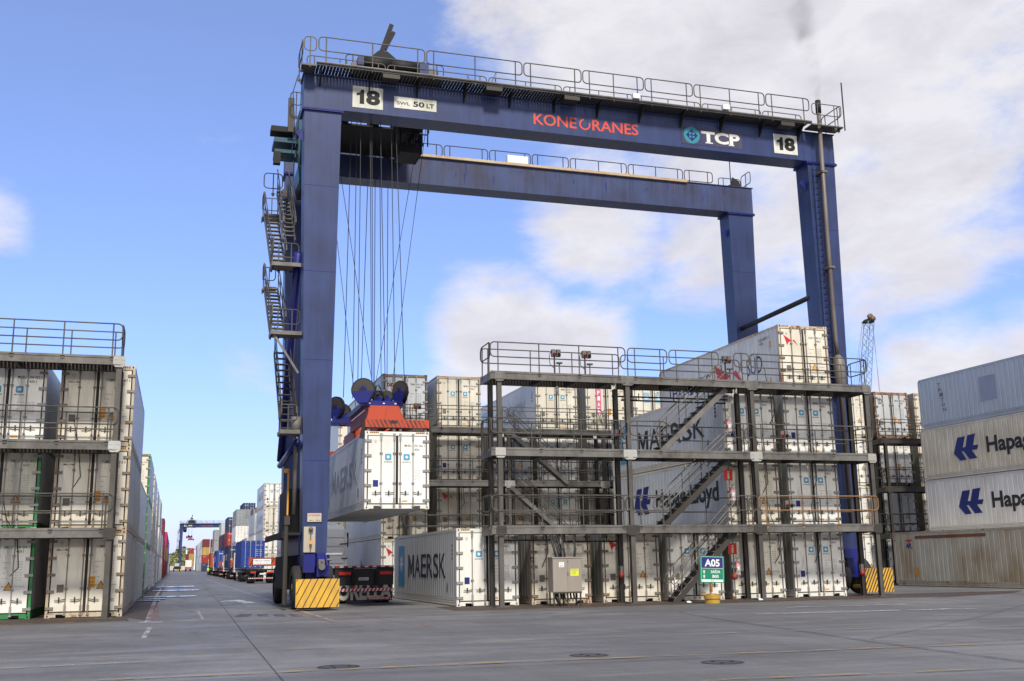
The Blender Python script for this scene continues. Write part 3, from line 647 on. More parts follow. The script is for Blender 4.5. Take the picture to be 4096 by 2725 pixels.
# ------------------------------------------------------------------ reefer service platforms
def loop_pts(p, q, z0, z1, r=.16, n=4):
    """rounded loop in the upright plane through p-q"""
    p, q = Vector((p[0], p[1], 0)), Vector((q[0], q[1], 0)); d = (q-p).normalized(); L = (q-p).length; out = []
    for cx, cz, a0 in ((r, z0+r, 180), (L-r, z0+r, 270), (L-r, z1-r, 0), (r, z1-r, 90)):
        for i in range(n+1):
            t = R(a0+90*i/n); out.append(p+d*(cx+r*math.cos(t))+Vector((0, 0, cz+r*math.sin(t))))
    return out
def rail_panel(root, p, q, z, mat='galvp', top=1.15, mid=.58, posts=None, r=.024, name='railing', open_=False):
    g = G(); g.tube(loop_pts(p, q, z+mid, z+top), r, 6, True)
    P_, Q_ = Vector((p[0], p[1], z)), Vector((q[0], q[1], z)); L = (Q_-P_).length; d = (Q_-P_)/max(L, .01)
    if posts is None:
        k = max(1, round(L/1.9)); posts = [.3+(L-.6)*i/k for i in range(k+1)] if L > 1.0 else [L*.5]
    for s in posts:
        a = P_+d*s; g.tube([a-Vector((0, 0, .18)), a+Vector((0, 0, top))], r, 6)
        g.box(a.x-.07, a.y-.03, z-.12, a.x+.07, a.y+.03, z-.02)
    return g.build(name, M[mat], root)
def h_post(x, y, z0, z1, root, mat='galv', w=.175):
    g = G(); t = .022
    g.box(x-w/2, y-w/2, z0, x+w/2, y-w/2+t, z1); g.box(x-w/2, y+w/2-t, z0, x+w/2, y+w/2, z1); g.box(x-t/2, y-w/2+t, z0, x+t/2, y+w/2-t, z1)
    g.box(x-.26, y-.26, z0, x+.26, y+.26, z0+.03)
    return g.build('post', M['galvp' if mat == 'galv' else mat], root)
def gusset(x, y, z, root, mat, w=.34, h=.20):
    g = G(); g.prism([(x-w, y, z-h*.6), (x-w*.6, y, z-h), (x+w*.6, y, z-h), (x+w, y, z-h*.6), (x+w, y, z+h*.75), (x+w*.86, y, z+h), (x-w*.86, y, z+h), (x-w, y, z+h*.75)], (0, .016, 0))
    for sx in (-.72, -.42, .42, .72):
        for sz in (-.4, .4): g.box(x+sx*w-.014, y-.012, z+sz*h-.014, x+sx*w+.014, y, z+sz*h+.014)
    g.build('gusset_plate', M[mat], root)
def stair(root, x0, x1, z0, z1, y0, y1, mat='galvd', smat=None, rail='galvp', along='x', name='stair_flight', n=11):
    def P3(a, b, c): return (a, b, c) if along == 'x' else (b, a, c)
    g = G(); sm = smat or mat
    for y in (y0, y1): g.bar(P3(x0, y, z0-.13), P3(x1, y, z1-.13), .05, .20)
    s = g.build(name, M[sm], root)
    dx = (x1-x0)/n; dz = (z1-z0)/n
    tr = G()
    hw = .13
    ya, yb = min(y0, y1)+.03, max(y0, y1)-.03
    a = P3(-hw, ya, -.02); b = P3(hw, yb, .02)
    tr.box(min(a[0], b[0]), min(a[1], b[1]), -.02, max(a[0], b[0]), max(a[1], b[1]), .02)
    me = tr.data('tread', M[mat])
    for i in range(n): link('tread', me, s, P3(x0+dx*(i+.5), 0, z0+dz*(i+.5)))
    for y in (y0, y1):
        h = G()
        sx = 1 if x1 > x0 else -1
        A, B = Vector(P3(x0, y, z0)), Vector(P3(x1, y, z1)); D = (B-A).normalized(); U = Vector((0, 0, 1))
        h.tube([A+D*.2+U*.55, A+D*.0+U*.62, A-D*.12+U*.8, A-D*.02+U*.98, A+D*.25+U*1.02, B+U*1.02, B+Vector(P3(sx*.15, 0, .02))+U*.95], .022, 6)
        h.tube([A+D*.2+U*.55, B+U*.55], .02, 6)
        for t in (.12, .4, .68, .95): p = A.lerp(B, t); h.tube([p, p+U*1.02], .02, 6)
        h.build('handrail', M[rail], s)
    return s
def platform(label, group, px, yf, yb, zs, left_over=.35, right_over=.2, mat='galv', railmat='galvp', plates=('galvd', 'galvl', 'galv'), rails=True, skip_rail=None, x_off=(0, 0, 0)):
    root = thing('service_platform', (0, 0, 0), label, 'platform', group)
    xa, xb = px[0]-left_over, px[-1]+right_over
    for x in px:
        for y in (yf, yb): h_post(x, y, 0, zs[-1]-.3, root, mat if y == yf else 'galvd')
    for k, z in enumerate(zs):
        for i in range(len(px)-1):
            for y, sgn in ((yf-.1, -1), (yb+.1, 1)):
                g = G(); a, b = px[i]+.1, px[i+1]-.1
                if i == 0: a = xa
                if i == len(px)-2: b = xb
                g.box(a, y-.012, z-.27, b, y+.012, z-.05); g.box(a, y-.05*(sgn < 0)-.0, z-.285, b, y+.05*(sgn > 0)+.0, z-.27)
                g.box(a, y-.03, z-.05, b, y+.03, z+.03)
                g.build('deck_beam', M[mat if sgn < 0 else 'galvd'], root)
            g = G(); a = xa if i == 0 else px[i]; b = xb if i == len(px)-2 else px[i+1]
            n = int((b-a)/.12)
            for j in range(n): x = a+(b-a)*j/n; g.box(x, yf-.08, z-.045, x+.085, yb+.08, z-.02)
            for j in range(4): x = a+(b-a)*(j+.5)/4; g.box(x-.05, yf-.085, z-.30, x+.05, yb+.085, z-.046)
            g.build('deck_grating', M['mesh'], root)
        for x in (xa, xb): g = G(); g.box(x-.02, yf-.088, z-.31, x+.02, yb+.088, z-.024); g.build('end_beam', M[mat], root)
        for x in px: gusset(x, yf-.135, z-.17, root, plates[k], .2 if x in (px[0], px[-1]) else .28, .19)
        if rails:
            for i in range(len(px)-1):
                if skip_rail and (k, i) in skip_rail:
                    for a_, b_ in skip_rail[(k, i)]: rail_panel(root, (a_, yf-.1), (b_, yf-.1), z, railmat if not (isinstance(railmat, dict)) else 'galv')
                else:
                    rm = railmat
                    rail_panel(root, (px[i]+(.0 if i else -left_over), yf-.1), (px[i+1]-(.06 if i < len(px)-2 else -right_over), yf-.1), z, rm)
                rail_panel(root, (px[i]+.35 if i else xa, yb+.1), (px[i+1]+.28 if i < len(px)-2 else xb, yb+.1), z, railmat)
            for x in (xa, xb): rail_panel(root, (x, yf-.05), (x, yb+.05), z, railmat, posts=[.15, yb-yf-.1])
    return root
PX = [-13.2, -7.95, -2.45, 3.0]
DZ = [2.9, 5.79, 8.69]
main = platform('grey steel service platform with three decks and stairs in front of the front row', 'service platforms', PX, -1.6, -.4, DZ, right_over=.12,
                skip_rail={(0, 1): ((-7.9, -6.35), (-3.4, -2.5)), (1, 1): ((-7.9, -6.35), (-3.4, -2.5)), (2, 1): ((-7.9, -6.2), (-6.1, -3.9), (-3.2, -2.5))})
# ochre rail of the lowest deck, right bay
for o in [c for c in main.children if c.name.startswith('railing')]:
    v = o.data.vertices; xs = [q.co.x for q in v]; zs_ = [q.co.z for q in v]; ys_ = [q.co.y for q in v]
    if min(xs) > -2.6 and max(zs_) < 4.2 and max(ys_) < -1.2: o.data.materials[0] = M['ochre']
stair(main, -6.25, -3.45, .05, 2.75, -1.48, -.85, 'galvp', 'galvd')
stair(main, -6.6, -3.5, 2.95, 5.6, -1.48, -.85, 'galvd', 'galvd')
stair(main, -6.6, -3.5, 5.84, 8.5, -1.48, -.85, 'galvd', 'galv')
rear = platform('grey steel service platform with inner stairs behind the front row', 'service platforms', [-13.3, -8.0, -2.6, 2.9], 14.1, 15.2, [2.9, 5.79, 8.55], mat='galv')
stair(rear, -8.0, -4.9, 5.6, 2.95, 13.85, 14.35, 'galvp', 'galv'); stair(rear, -7.9, -4.8, 8.4, 5.82, 13.85, 14.35, 'galvp', 'galv')
platform('grey steel service platform in front of the containers at the left edge', 'service platforms', [-37.4, -32.0, -26.75], -1.6, -.4, DZ, right_over=.05, plates=('galvd', 'galvl', 'galvl'))
platform('dark steel scaffold platform in front of the rusty grey container', 'service platforms', [15.3, 20.6], 13.9, 15.0, [2.9, 5.6, 8.45], mat='galvd', railmat='galvd', left_over=.3, plates=('galvd', 'galvd', 'galvd'))
platform('far dark service platform beside the tall pale stack', 'service platforms', [-12.0, -6.6], 91.8, 93.0, DZ, mat='galvd', railmat='galvd', plates=('galvd', 'galvd', 'galvd'))
# ------------------------------------------------------------------ the gantry crane
def taper(g, x0a, x1a, x0b, x1b, y0, y1, za, zb):       # a = lower, b = upper
    return g.quadbox([(x0a, y0, za), (x1a, y0, za), (x1a, y1, za), (x0a, y1, za), (x0b, y0, zb), (x1b, y0, zb), (x1b, y1, zb), (x0b, y1, zb)])
def build_crane(label, full=True):
    R0 = thing('gantry_crane', (0, 0, 0), label, 'gantry crane', 'blue gantry cranes')
    YF, YB = 1.0, 8.6
    FB = dict(bottom=19.78, top=21.22)
    # girders
    for yy, nm in ((YF, 'blue'), (YB, 'bluer')):
        g = G(); g.box(-20.5, yy, 19.80, 4.28, yy+1.0, 21.2); g.box(-20.56, yy-.05, 21.2, 4.34, yy+1.05, 21.235); g.box(-20.52, yy-.03, 19.77, 4.3, yy+1.03, 19.80)
        gd = g.build('girder', M[nm], R0)
        g = G()
        for x in (-18.9, -13.6, -8.2, -2.9, 2.6): g.box(x, yy-.006, 19.81, x+.012, yy, 21.19)
        g.build('weld_seam', M['blued'], gd)
        for sx in (0, 1):
            top = (-20.46, -18.97) if sx == 0 else (2.80, 4.26); bot = (-20.12, -19.23) if sx == 0 else (3.02, 3.92)
            g = G(); taper(g, *bot, *top, yy+.02, yy+1.02, 1.95, 19.66); leg = g.build('leg', M['blue'], R0)
            g = G(); g.box(top[0]-.09, yy-.06, 19.66, top[1]+.09, yy+1.1, 19.70); g.box(top[0]-.09, yy-.06, 19.715, top[1]+.09, yy+1.1, 19.76); g.build('flange', M['blued'], leg)
            for f in (.2, .42, .62, .82):
                z = 1.95+17.7*f; xa = bot[0]+(top[0]-bot[0])*f; xb = bot[1]+(top[1]-bot[1])*f
                g = G(); g.box(xa-.004, yy+.016, z, xb+.004, yy+.02, z+.02); g.build('weld_seam', M['blued'], leg)
            g = G(); s = -1 if sx == 0 else 1; xi = (bot[0]+(top[0]-bot[0])*.72) if sx == 0 else (bot[1]+(top[1]-bot[1])*.72)
            xi2 = top[0] if sx == 0 else top[0]
            g.prism([(xi2+(.0), yy+.3, 18.4), (xi2-.28, yy+.3, 18.75), (xi2-.2, yy+.3, 18.95), (xi2, yy+.3, 18.8)], (0, .06, 0)); g.build('lifting_lug', M['blued'], leg)
    # sill beams, braces
    for x0, s in ((-20.15, -1), (3.02, 1)):
        g = G(); g.box(x0, 2.1, 2.0, x0+.92, 8.5, 2.75); g.build('sill_beam', M['blued'], R0)
        for ya_, yb_ in ((.8, 3.0), (8.2, 10.0)): g = G(); g.box(x0+.02, ya_, 1.55, x0+.9, yb_, 1.95); g.build('bogie_frame', M['blued'], R0)
        g = G(); g.box(x0-.65 if s < 0 else x0+.95, 1.2, 2.72, x0-.02 if s < 0 else x0+1.5, 9.4, 2.82); g.box(x0-.7 if s < 0 else x0+1.5, 1.2, 2.62, x0-.65 if s < 0 else x0+1.55, 9.4, 2.86)
        g.build('ledge', M['dark'], R0)
        xm = x0+.45
        g = G(); g.tube([(-20.45, 2.0, 13.9), (-20.42, 7.6, 6.1)], .17, 12)
        if s < 0: g.build('brace', M['blued'], R0, True); g = G(); g.tube([(-20.42, 7.9, 5.9), (-20.38, 1.2, 6.2)], .13, 12)
        if s < 0: g.build('brace', M['blued'], R0, True)
        else:
            g = G(); g.tube([(2.9, 1.9, 13.4), (3.2, 8.7, 13.4)], .12, 12); g.build('brace', M['dark'], R0, True)
    # power pack on the left sill
    g = G(); g.box(-20.5, 3.2, .7, -19.3, 7.9, 1.98); g.box(-20.45, 3.4, 2.8, -19.4, 7.2, 4.6); g.build('machinery_house', M['dark'], R0)
    g = G(); g.box(3.1, 3.2, .7, 4.6, 7.9, 1.98); g.build('machinery_house', M['blued'], R0)
    # wheels
    def tyre():
        q = G(); n = 28
        prof = [(-.2, .46), (-.21, .62), (-.19, .75), (-.12, .79), (.12, .79), (.19, .75), (.21, .62), (.2, .46)]
        for i in range(n):
            a = 2*math.pi*i/n
            for k, (x, r) in enumerate(prof):
                rr = r+(.012 if (i % 2 and 2 < k < 5) else 0); q.v.append((x, rr*math.cos(a), rr*math.sin(a)))
        m = len(prof)
        for i in range(n):
            j = (i+1) % n
            for k in range(m-1): q.f.append((i*m+k, i*m+k+1, j*m+k+1, j*m+k))
        return q.data('tyre', M['tyre'], True)
    def rim():
        q = G(); q.cyl((-.15, 0, 0), (.15, 0, 0), .455, 20); q.cyl((-.2, 0, 0), (.2, 0, 0), .14, 10); return q.data('rim', M['gm'])
    for cx in (-19.66, 3.85):
        for cy in (1.85, 9.25):
            for dx in (-.55, .55):
                w = link('wheel', shared('ctyre', tyre), R0, (cx+dx, cy, .80)); link('rim', shared('crim', rim), w)
            g = G(); g.box(cx-.28, cy-.35, .75, cx+.28, cy+.35, 1.6); g.build('wheel_fork', M['blued'], R0)
    # yellow bumpers, striped
    for bx, n in ((-20.44, 7), (3.2, 11)):
        g = G(); g.box(bx, -.05, .12, bx+1.56, .07, 1.12); g.box(bx+.2, .07, .3, bx+1.36, .9, .42)
        b = g.build('bumper', M['yellow'], R0)
        q = Dec(front(-.054)); p = 1.56/n*(1 if n > 7 else 1)
        for i in range(-4, n+1):
            wd = .035 if n == 7 else .055
            u0 = i*p*(1 if n > 7 else 1.08); sl = .52
            a = [(u0, 0), (u0+wd, 0), (u0+wd+sl, 1), (u0+sl, 1)]
            pts = []
            # clip the slanted stripe to the plate
            lo, hi = 0.0, 1.0
            def at(e, t): return e+sl*t
            t0 = max(0, (0-u0)/sl); t1 = min(1, (1.56-u0-wd)/sl)
            if t1 > t0: q.poly([q.T(bx+at(u0, t0), .12+t0), q.T(bx+at(u0+wd, t0), .12+t0), q.T(bx+at(u0+wd, t1), .12+t1), q.T(bx+at(u0, t1), .12+t1)])
        q.build('hazard_stripe', M['black'], b)
    # printed plates on the front girder
    def plate(u0, v0, u1, v1, name='number_plate', m='plate'):
        g = G(); g.box(u0, YF-.014, v0, u1, YF-.004, v1); return g.build(name, paint('stained sign white', (.66, .65, .58), .5, (.22, .24, .14), .7, streak=.15, scale=1.6), R0)
    for u0, v0, u1, v1 in ((-18.53, 19.98, -17.27, 20.92), (1.06, 20.0, 2.3, 20.95)):
        p = plate(u0, v0, u1, v1); q = Dec(front(YF-.018)); q.shape([(1, 0), (1, 1), (.62, 1), (.45, .80), (0, .74), (0, .56), (.42, .60), (.42, 0)], u0+.16, v0+.17, u0+.48, v1-.14); q.text('8', u0+.56, v0+.16, u1-.12, v1-.13, .05, 6); q.build('lettering', M['dark'], p)
    p = plate(-16.8, 20.15, -15.0, 20.66, 'load_plate'); q = Dec(front(YF-.018)); q.text('SWL', -16.68, 20.31, -16.13, 20.45, .01, 4); q.text('50', -16.0, 20.28, -15.52, 20.52, .03, 5); q.text('LT', -15.43, 20.28, -15.1, 20.48, .03, 4); q.build('lettering', M['dark'], p)
    q = Dec(front(YF-.008)); q.text('KONE', -10.7, 20.1, -8.72, 20.62, .015, 5); q.ringd(-8.33, 20.35, .19, .265, 20, 70, 350); q.text('RANES', -7.98, 20.1, -5.79, 20.62, .015, 5); q.build('maker_lettering', paint('signal red letters', (.62, .06, .03), .5), R0)
    g = G(); g.box(-3.66, YF-.012, 19.98, -.60, YF-.004, 20.80); p = g.build('emblem_plate', paint('dark emblem ground', (.03, .032, .09), .5), R0)
    q = Dec(front(YF-.016)); q.ringd(-3.15, 20.41, .0, .40, 28); q.build('emblem_disc', M['teal'], p)
    q = Dec(front(YF-.019)); q.poly([q.T(-3.15, 20.11), q.T(-2.85, 20.41), q.T(-3.15, 20.71), q.T(-3.45, 20.41)]); q.build('emblem_diamond', M['blued'], p)
    q = Dec(front(YF-.022))
    for a, b in ((-.13, .03), (.03, .03), (-.13, -.13), (.03, -.13)): q.rect(-3.15+a, 20.41+b, -3.05+a, 20.51+b)
    q.build('emblem_square', M['teal'], p)
    q = Dec(front(YF-.016)); q.text('TCP', -2.65, 20.13, -.72, 20.68, .04, 5)
    for a, b in ((-2.36, .16), ): q.rect(a-.12, 20.1, a+.26, 20.15)
    q.rect(-1.3, 20.1, -1.02, 20.15); q.rect(-2.68, 20.56, -2.62, 20.68)
    q.build('emblem_lettering', paint('emblem white', (.72, .72, .68), .5, (.4, .38, .3), .5), p)
    g = G(); g.box(-19.97, YF-.03, 3.2, -19.45, YF+.01, 3.52); p = g.build('maker_plate', M['beige'], R0)
    q = Dec(front(YF-.034)); q.text('KONECRANES', -19.93, 3.41, -19.49, 3.48, .01, 1); q.build('lettering', M['red'], p)
    q = Dec(front(YF-.034)); q.text('40 t', -19.9, 3.23, -19.75, 3.28, 0, 1); q.text('18 m', -19.65, 3.23, -19.5, 3.28, 0, 1); q.build('lettering', M['black'], p)
    g = G(); g.box(-20.1, YF-.12, 2.08, -19.67, YF+.0, 3.02); g.build('control_box', M['beige'], R0)
    g = G(); g.blob((-19.85, .8, 2.93), (.09, .1, .08), 10); g.cyl((-19.85, .8, 2.1), (-19.85, .8, 2.9), .02, 6); g.build('horn', M['gm'], R0)
    g = G(); g.cyl((-19.85, .76, 2.38), (-19.85, .76, 2.5), .05, 10); g.build('beacon', glow('orange beacon', (.9, .25, .03), .3), R0)
    g = G(); g.box(-20.15, .3, 1.35, -19.75, .8, 2.0); g.box(-19.66, .35, 1.2, -19.2, .95, 2.05); g.tube([(-19.6, .3, 1.9), (-19.5, .2, 1.7), (-19.5, .25, 1.3)], .03, 6); g.tube([(-19.35, .3, 2.0), (-19.3, .2, 1.6), (-19.45, .25, 1.25)], .03, 6); g.build('gearbox', M['blued'], R0)
    g = G(); g.cyl((-19.5, .33, 1.55), (-19.5, .12, 1.55), .12, 12); g.cyl((-19.35, .3, 1.8), (-19.1, .3, 1.8), .04, 8); g.box(-19.62, .2, 1.62, -19.4, .34, 1.82); g.build('drive_motor', M['gm'], R0)
    g = G(); g.box(-19.35, .25, 1.98, -18.75, .31, 2.04); g.build('limit_arm', M['galvl'], R0)
    # left leg pipes and post
    g = G(); g.tube([(-20.72, 1.2, 3.15), (-20.72, 1.2, .2)], .09, 8); g.box(-20.8, 1.08, 3.1, -20.6, 1.3, 3.42); g.build('cable_post', M['galvd'], R0)
    g = G(); g.tube([(-20.4, 1.5, 7.2), (-20.42, 1.5, 3.5)], .09, 8); g.cyl((-20.42, 1.5, 6.55), (-20.42, 1.5, 7.2), .2, 12); g.build('exhaust_stack', M['gm'], R0, True)
    g = G(); g.box(-20.62, 2.2, 3.5, -20.56, 2.3, 5.2); g.box(-20.75, 2.2, 5.12, -20.56, 2.3, 5.28); g.build('marker_arm', M['orange'], R0)
    # exhaust on the right front leg
    g = G(); g.tube([(3.35, .62, 22.1), (3.3, .62, 16.5), (3.33, .66, 11.2), (3.4, .7, 10.4)], .095, 10); p = g.build('exhaust_pipe', M['pipe'], R0, True)
    g = G(); g.cyl((3.35, .62, 22.08), (3.35, .62, 22.7), .13, 10); g.build('exhaust_tip', M['dark'], p, True)
    g = G(); g.tube([(3.4, .7, 10.5), (3.42, .7, 10.25), (3.42, .7, 8.9), (3.42, .7, 8.7), (3.42, .7, 3.0)], [.1, .27, .27, .1, .1], 14); g.build('silencer', M['pipe'], p, True)
    for z in (19.1, 14.5): g = G(); g.box(3.2, .5, z, 3.5, 1.0, z+.1); g.build('pipe_clamp', M['gm'], p)
    # ladder on the right front leg
    g = G()
    for dx in (0, .32): g.bar((2.98+dx, .88, 8.5), (3.02+dx, .88, 19.6), .045, .03, (0, 1, 0))
    for i in range(37): z = 8.7+i*.3; g.box(2.98, .865, z, 3.32, .895, z+.03)
    g.build('ladder', M['blue'], R0)
    # walkways on both girders
    ZD = 21.45; YW = .35
    g = G(); g.box(-20.1, YW-.04, ZD-.12, 2.75, YW, ZD+.04); g.tube([(-20.1, YW-.06, ZD-.02), (2.7, YW-.06, ZD-.02)], .05, 8); g.build('walkway_beam', M['galv'], R0)
    g = G()
    for i in range(170): x = -20.05+i*.1335; g.box(x, YW, ZD-.06, x+.11, 1.9, ZD-.03)
    g.build('walkway_grating', M['mesh'], R0)
    for i in range(12):
        x = -19.9+i*2.02; g = G(); g.prism([(x, YW, ZD-.12), (x, .99, ZD-.12), (x, .99, ZD-.75)], (.05, 0, 0)); g.build('bracket', M['dark'], R0)
    xs = [-20.05, -15.5, -11.4, -8.45, -5.3, -2.75, .05, 2.7]
    xs = [-20.05, -15.45, -11.0, -8.1, -5.2, -2.2, 0.05, 2.6] if False else [-20.05, -15.6, -11.35, -8.65, -5.7, -3.3, .35, 2.7]
    for a, b in zip(xs, xs[1:]): rail_panel(R0, (a+.03, YW-.02), (b-.05, YW-.02), ZD, 'galvp', 1.12, .52, r=.027)
    xs2 = [-20.3, -16.9, -12.4, -8.9, -5.4, -2.0, 1.2, 3.4]
    for a, b in zip(xs2, xs2[1:]): rail_panel(R0, (a, 2.0), (b-.1, 2.0), ZD-.02, 'galvp', 1.1, .52, r=.024)
    rail_panel(R0, (-20.65, .35), (-20.65, 1.9), ZD-.2, 'galvp', 1.15, .55); rail_panel(R0, (-20.6, .3), (-20.12, .3), ZD-.1, 'galvp', 1.15, .55)
    rail_panel(R0, (4.35, .3), (4.35, 1.9), ZD-.1, 'galvp', 1.1, .55); rail_panel(R0, (2.8, .33), (4.3, .33), ZD-.15, 'galvp', 1.1, .55)
    for a_, b_, z_ in ((2.75, 4.4, -.15), (-20.68, -20.1, -.2)): g = G(); g.box(a_, .28, ZD+z_, b_, .98, ZD+z_+.06); g.build('end_landing', M['galvp'], R0)
    g = G(); g.cyl((4.42, .2, ZD-.3), (4.42, .2, ZD+2.1), .035, 6); g.build('lightning_rod', M['galvd'], R0)
    # back girder
    g = G(); g.box(-20.3, YB+.3, 21.236, 2.0, YB+.42, 21.33); g.box(-20.3, YB-.12, 21.17, .4, YB+.1, 21.30); g.build('trolley_rail', paint('rusty cream rail', (.50, .40, .26), .55, (.25, .12, .05), .6, rust=.25), R0)
    g = G(); g.box(-20.4, YF+.4, 21.236, 4.2, YF+.52, 21.33); g.build('trolley_rail', M['galv'], R0)
    xs3 = [-15.2, -13.3, -11.0, -8.9, -6.7, -4.6, -1.9, .95, 2.0]
    xs3 = [-20.2, -17.5, -14.85, -12.6, -10.2, -7.9, -5.8, -2.5, .8, 2.6]
    for a, b in zip(xs3, xs3[1:]): rail_panel(R0, (a+.05, YB+1.1), (b-.05, YB+1.1), 21.25, 'galvd', 1.1, .5, r=.026)
    rail_panel(R0, (4.3, YB+.1), (4.3, YB+1.1), 21.1, 'galvd', 1.15, .5); rail_panel(R0, (2.9, YB+1.1), (4.25, YB+1.1), 21.1, 'galvd', 1.0, .45)
    g = G(); g.box(-9.3, YB+.75, 21.6, -8.2, YB+1.0, 22.05); g.build('electrical_box', M['whitep'], R0)
    g = G(); g.cyl((3.6, YB+1.0, 21.2), (3.6, YB+1.0, 23.4), .03, 6); g.prism([(2.6, YB+.6, 21.24), (4.0, YB+.6, 21.24), (3.9, YB+.6, 21.8), (3.5, YB+.6, 22.0), (3.4, YB+.6, 21.6)], (0, .08, 0)); g.build('end_stop', M['dark'], R0)
    for x, y, z in ((-6.35, .22, ZD+.0), (-1.95, .22, ZD+.0)): g = G(); g.box(x, y-.1, z+.02, x+.33, y+.12, z+.24); g.build('floodlight', M['whitep'], R0)
    rd = random.Random(5)
    for mt, nn in (('black', 20), ('dorange', 18)):
        q = Dec(front(YB-.009 if mt == 'black' else YB-.007))
        for k in range(nn):
            u = rd.uniform(-15.5, 2.6); v1 = 21.15-rd.random()**2*.7; l = rd.uniform(.15, .7); w_ = rd.uniform(.01, .035)
            q.poly([q.T(u-w_, v1), q.T(u-w_*.3, v1-l), q.T(u+w_*.3, v1-l), q.T(u+w_, v1)])
        q.build('rust_run' if mt != 'black' else 'grease_run', paint('rust run tint', (.12, .06, .06), .7, (.06, .06, .14), .7) if mt != 'black' else M['blued'], R0, kind='stuff')
    for x in (-17.4, -13.0, -9.5, 1.1): g = G(); g.box(x, .3, ZD-.34, x+.7, .8, ZD-.16); g.build('floodlight', M['galvd'], R0)
    # stairs and landings on the left side
    for (y0, z0, y1, z1) in ((2.9, 13.5, 8.2, 17.5), (2.4, 10.6, 6.6, 13.6)):
        stair(R0, y0, y1, z0, z1, -21.42, -20.85, 'galv', 'galvp', 'galvp', 'y', n=13)
    stair(R0, 1.3, 5.6, 6.6, 10.6, -21.0, -20.45, 'galvd', 'galvd', 'galvd', 'y', n=13)
    for y0, y1, z, xa, xb in ((8.2, 9.2, 17.5, -21.45, -20.6), (1.9, 2.9, 13.45, -21.45, -20.35), (6.6, 7.4, 13.62, -21.45, -20.9), (1.4, 2.4, 10.55, -21.45, -20.3), (.2, 1.3, 6.55, -21.1, -20.4)):
        g = G(); g.box(xa, y0, z-.09, xb, y1, z-.05); g.box(xa, y0-.04, z-.15, xb, y0, z+.0); g.box(xa-.04, y0, z-.15, xa, y1, z+.0); g.build('landing', M['galv'], R0)
        rail_panel(R0, (xa, y0), (xa, y1), z, 'galvp', 1.1, .5); rail_panel(R0, (xa, y1), (xb, y1), z, 'galvp', 1.1, .5)
    g = G(); g.bar((-21.35, 1.5, 10.4), (-20.4, 1.4, 8.9), .08, .08); g.bar((-20.9, 4, 17.1), (-20.4, 8.6, 18.6), .2, .3); g.build('landing_strut', M['galv'], R0)
    # inclined stair near the cab
    stair(R0, 4.0, 8.0, 15.1, 18.6, -20.9, -20.4, 'galv', 'galv', 'galv', 'y', n=12)
    g = G(); g.tube([(-20.75, 1.0, 21.1), (-20.95, .9, 20.3), (-20.85, .9, 19.0), (-20.9, 1.2, 17.8)], .02, 5); g.tube([(-20.6, .95, 20.9), (-20.65, .9, 19.5), (-20.7, .95, 18.8)], .015, 5); g.build('loose_cable', M['black'], R0)
    return R0
crane = build_crane('tall blue gantry crane spanning the container stacks in the foreground')
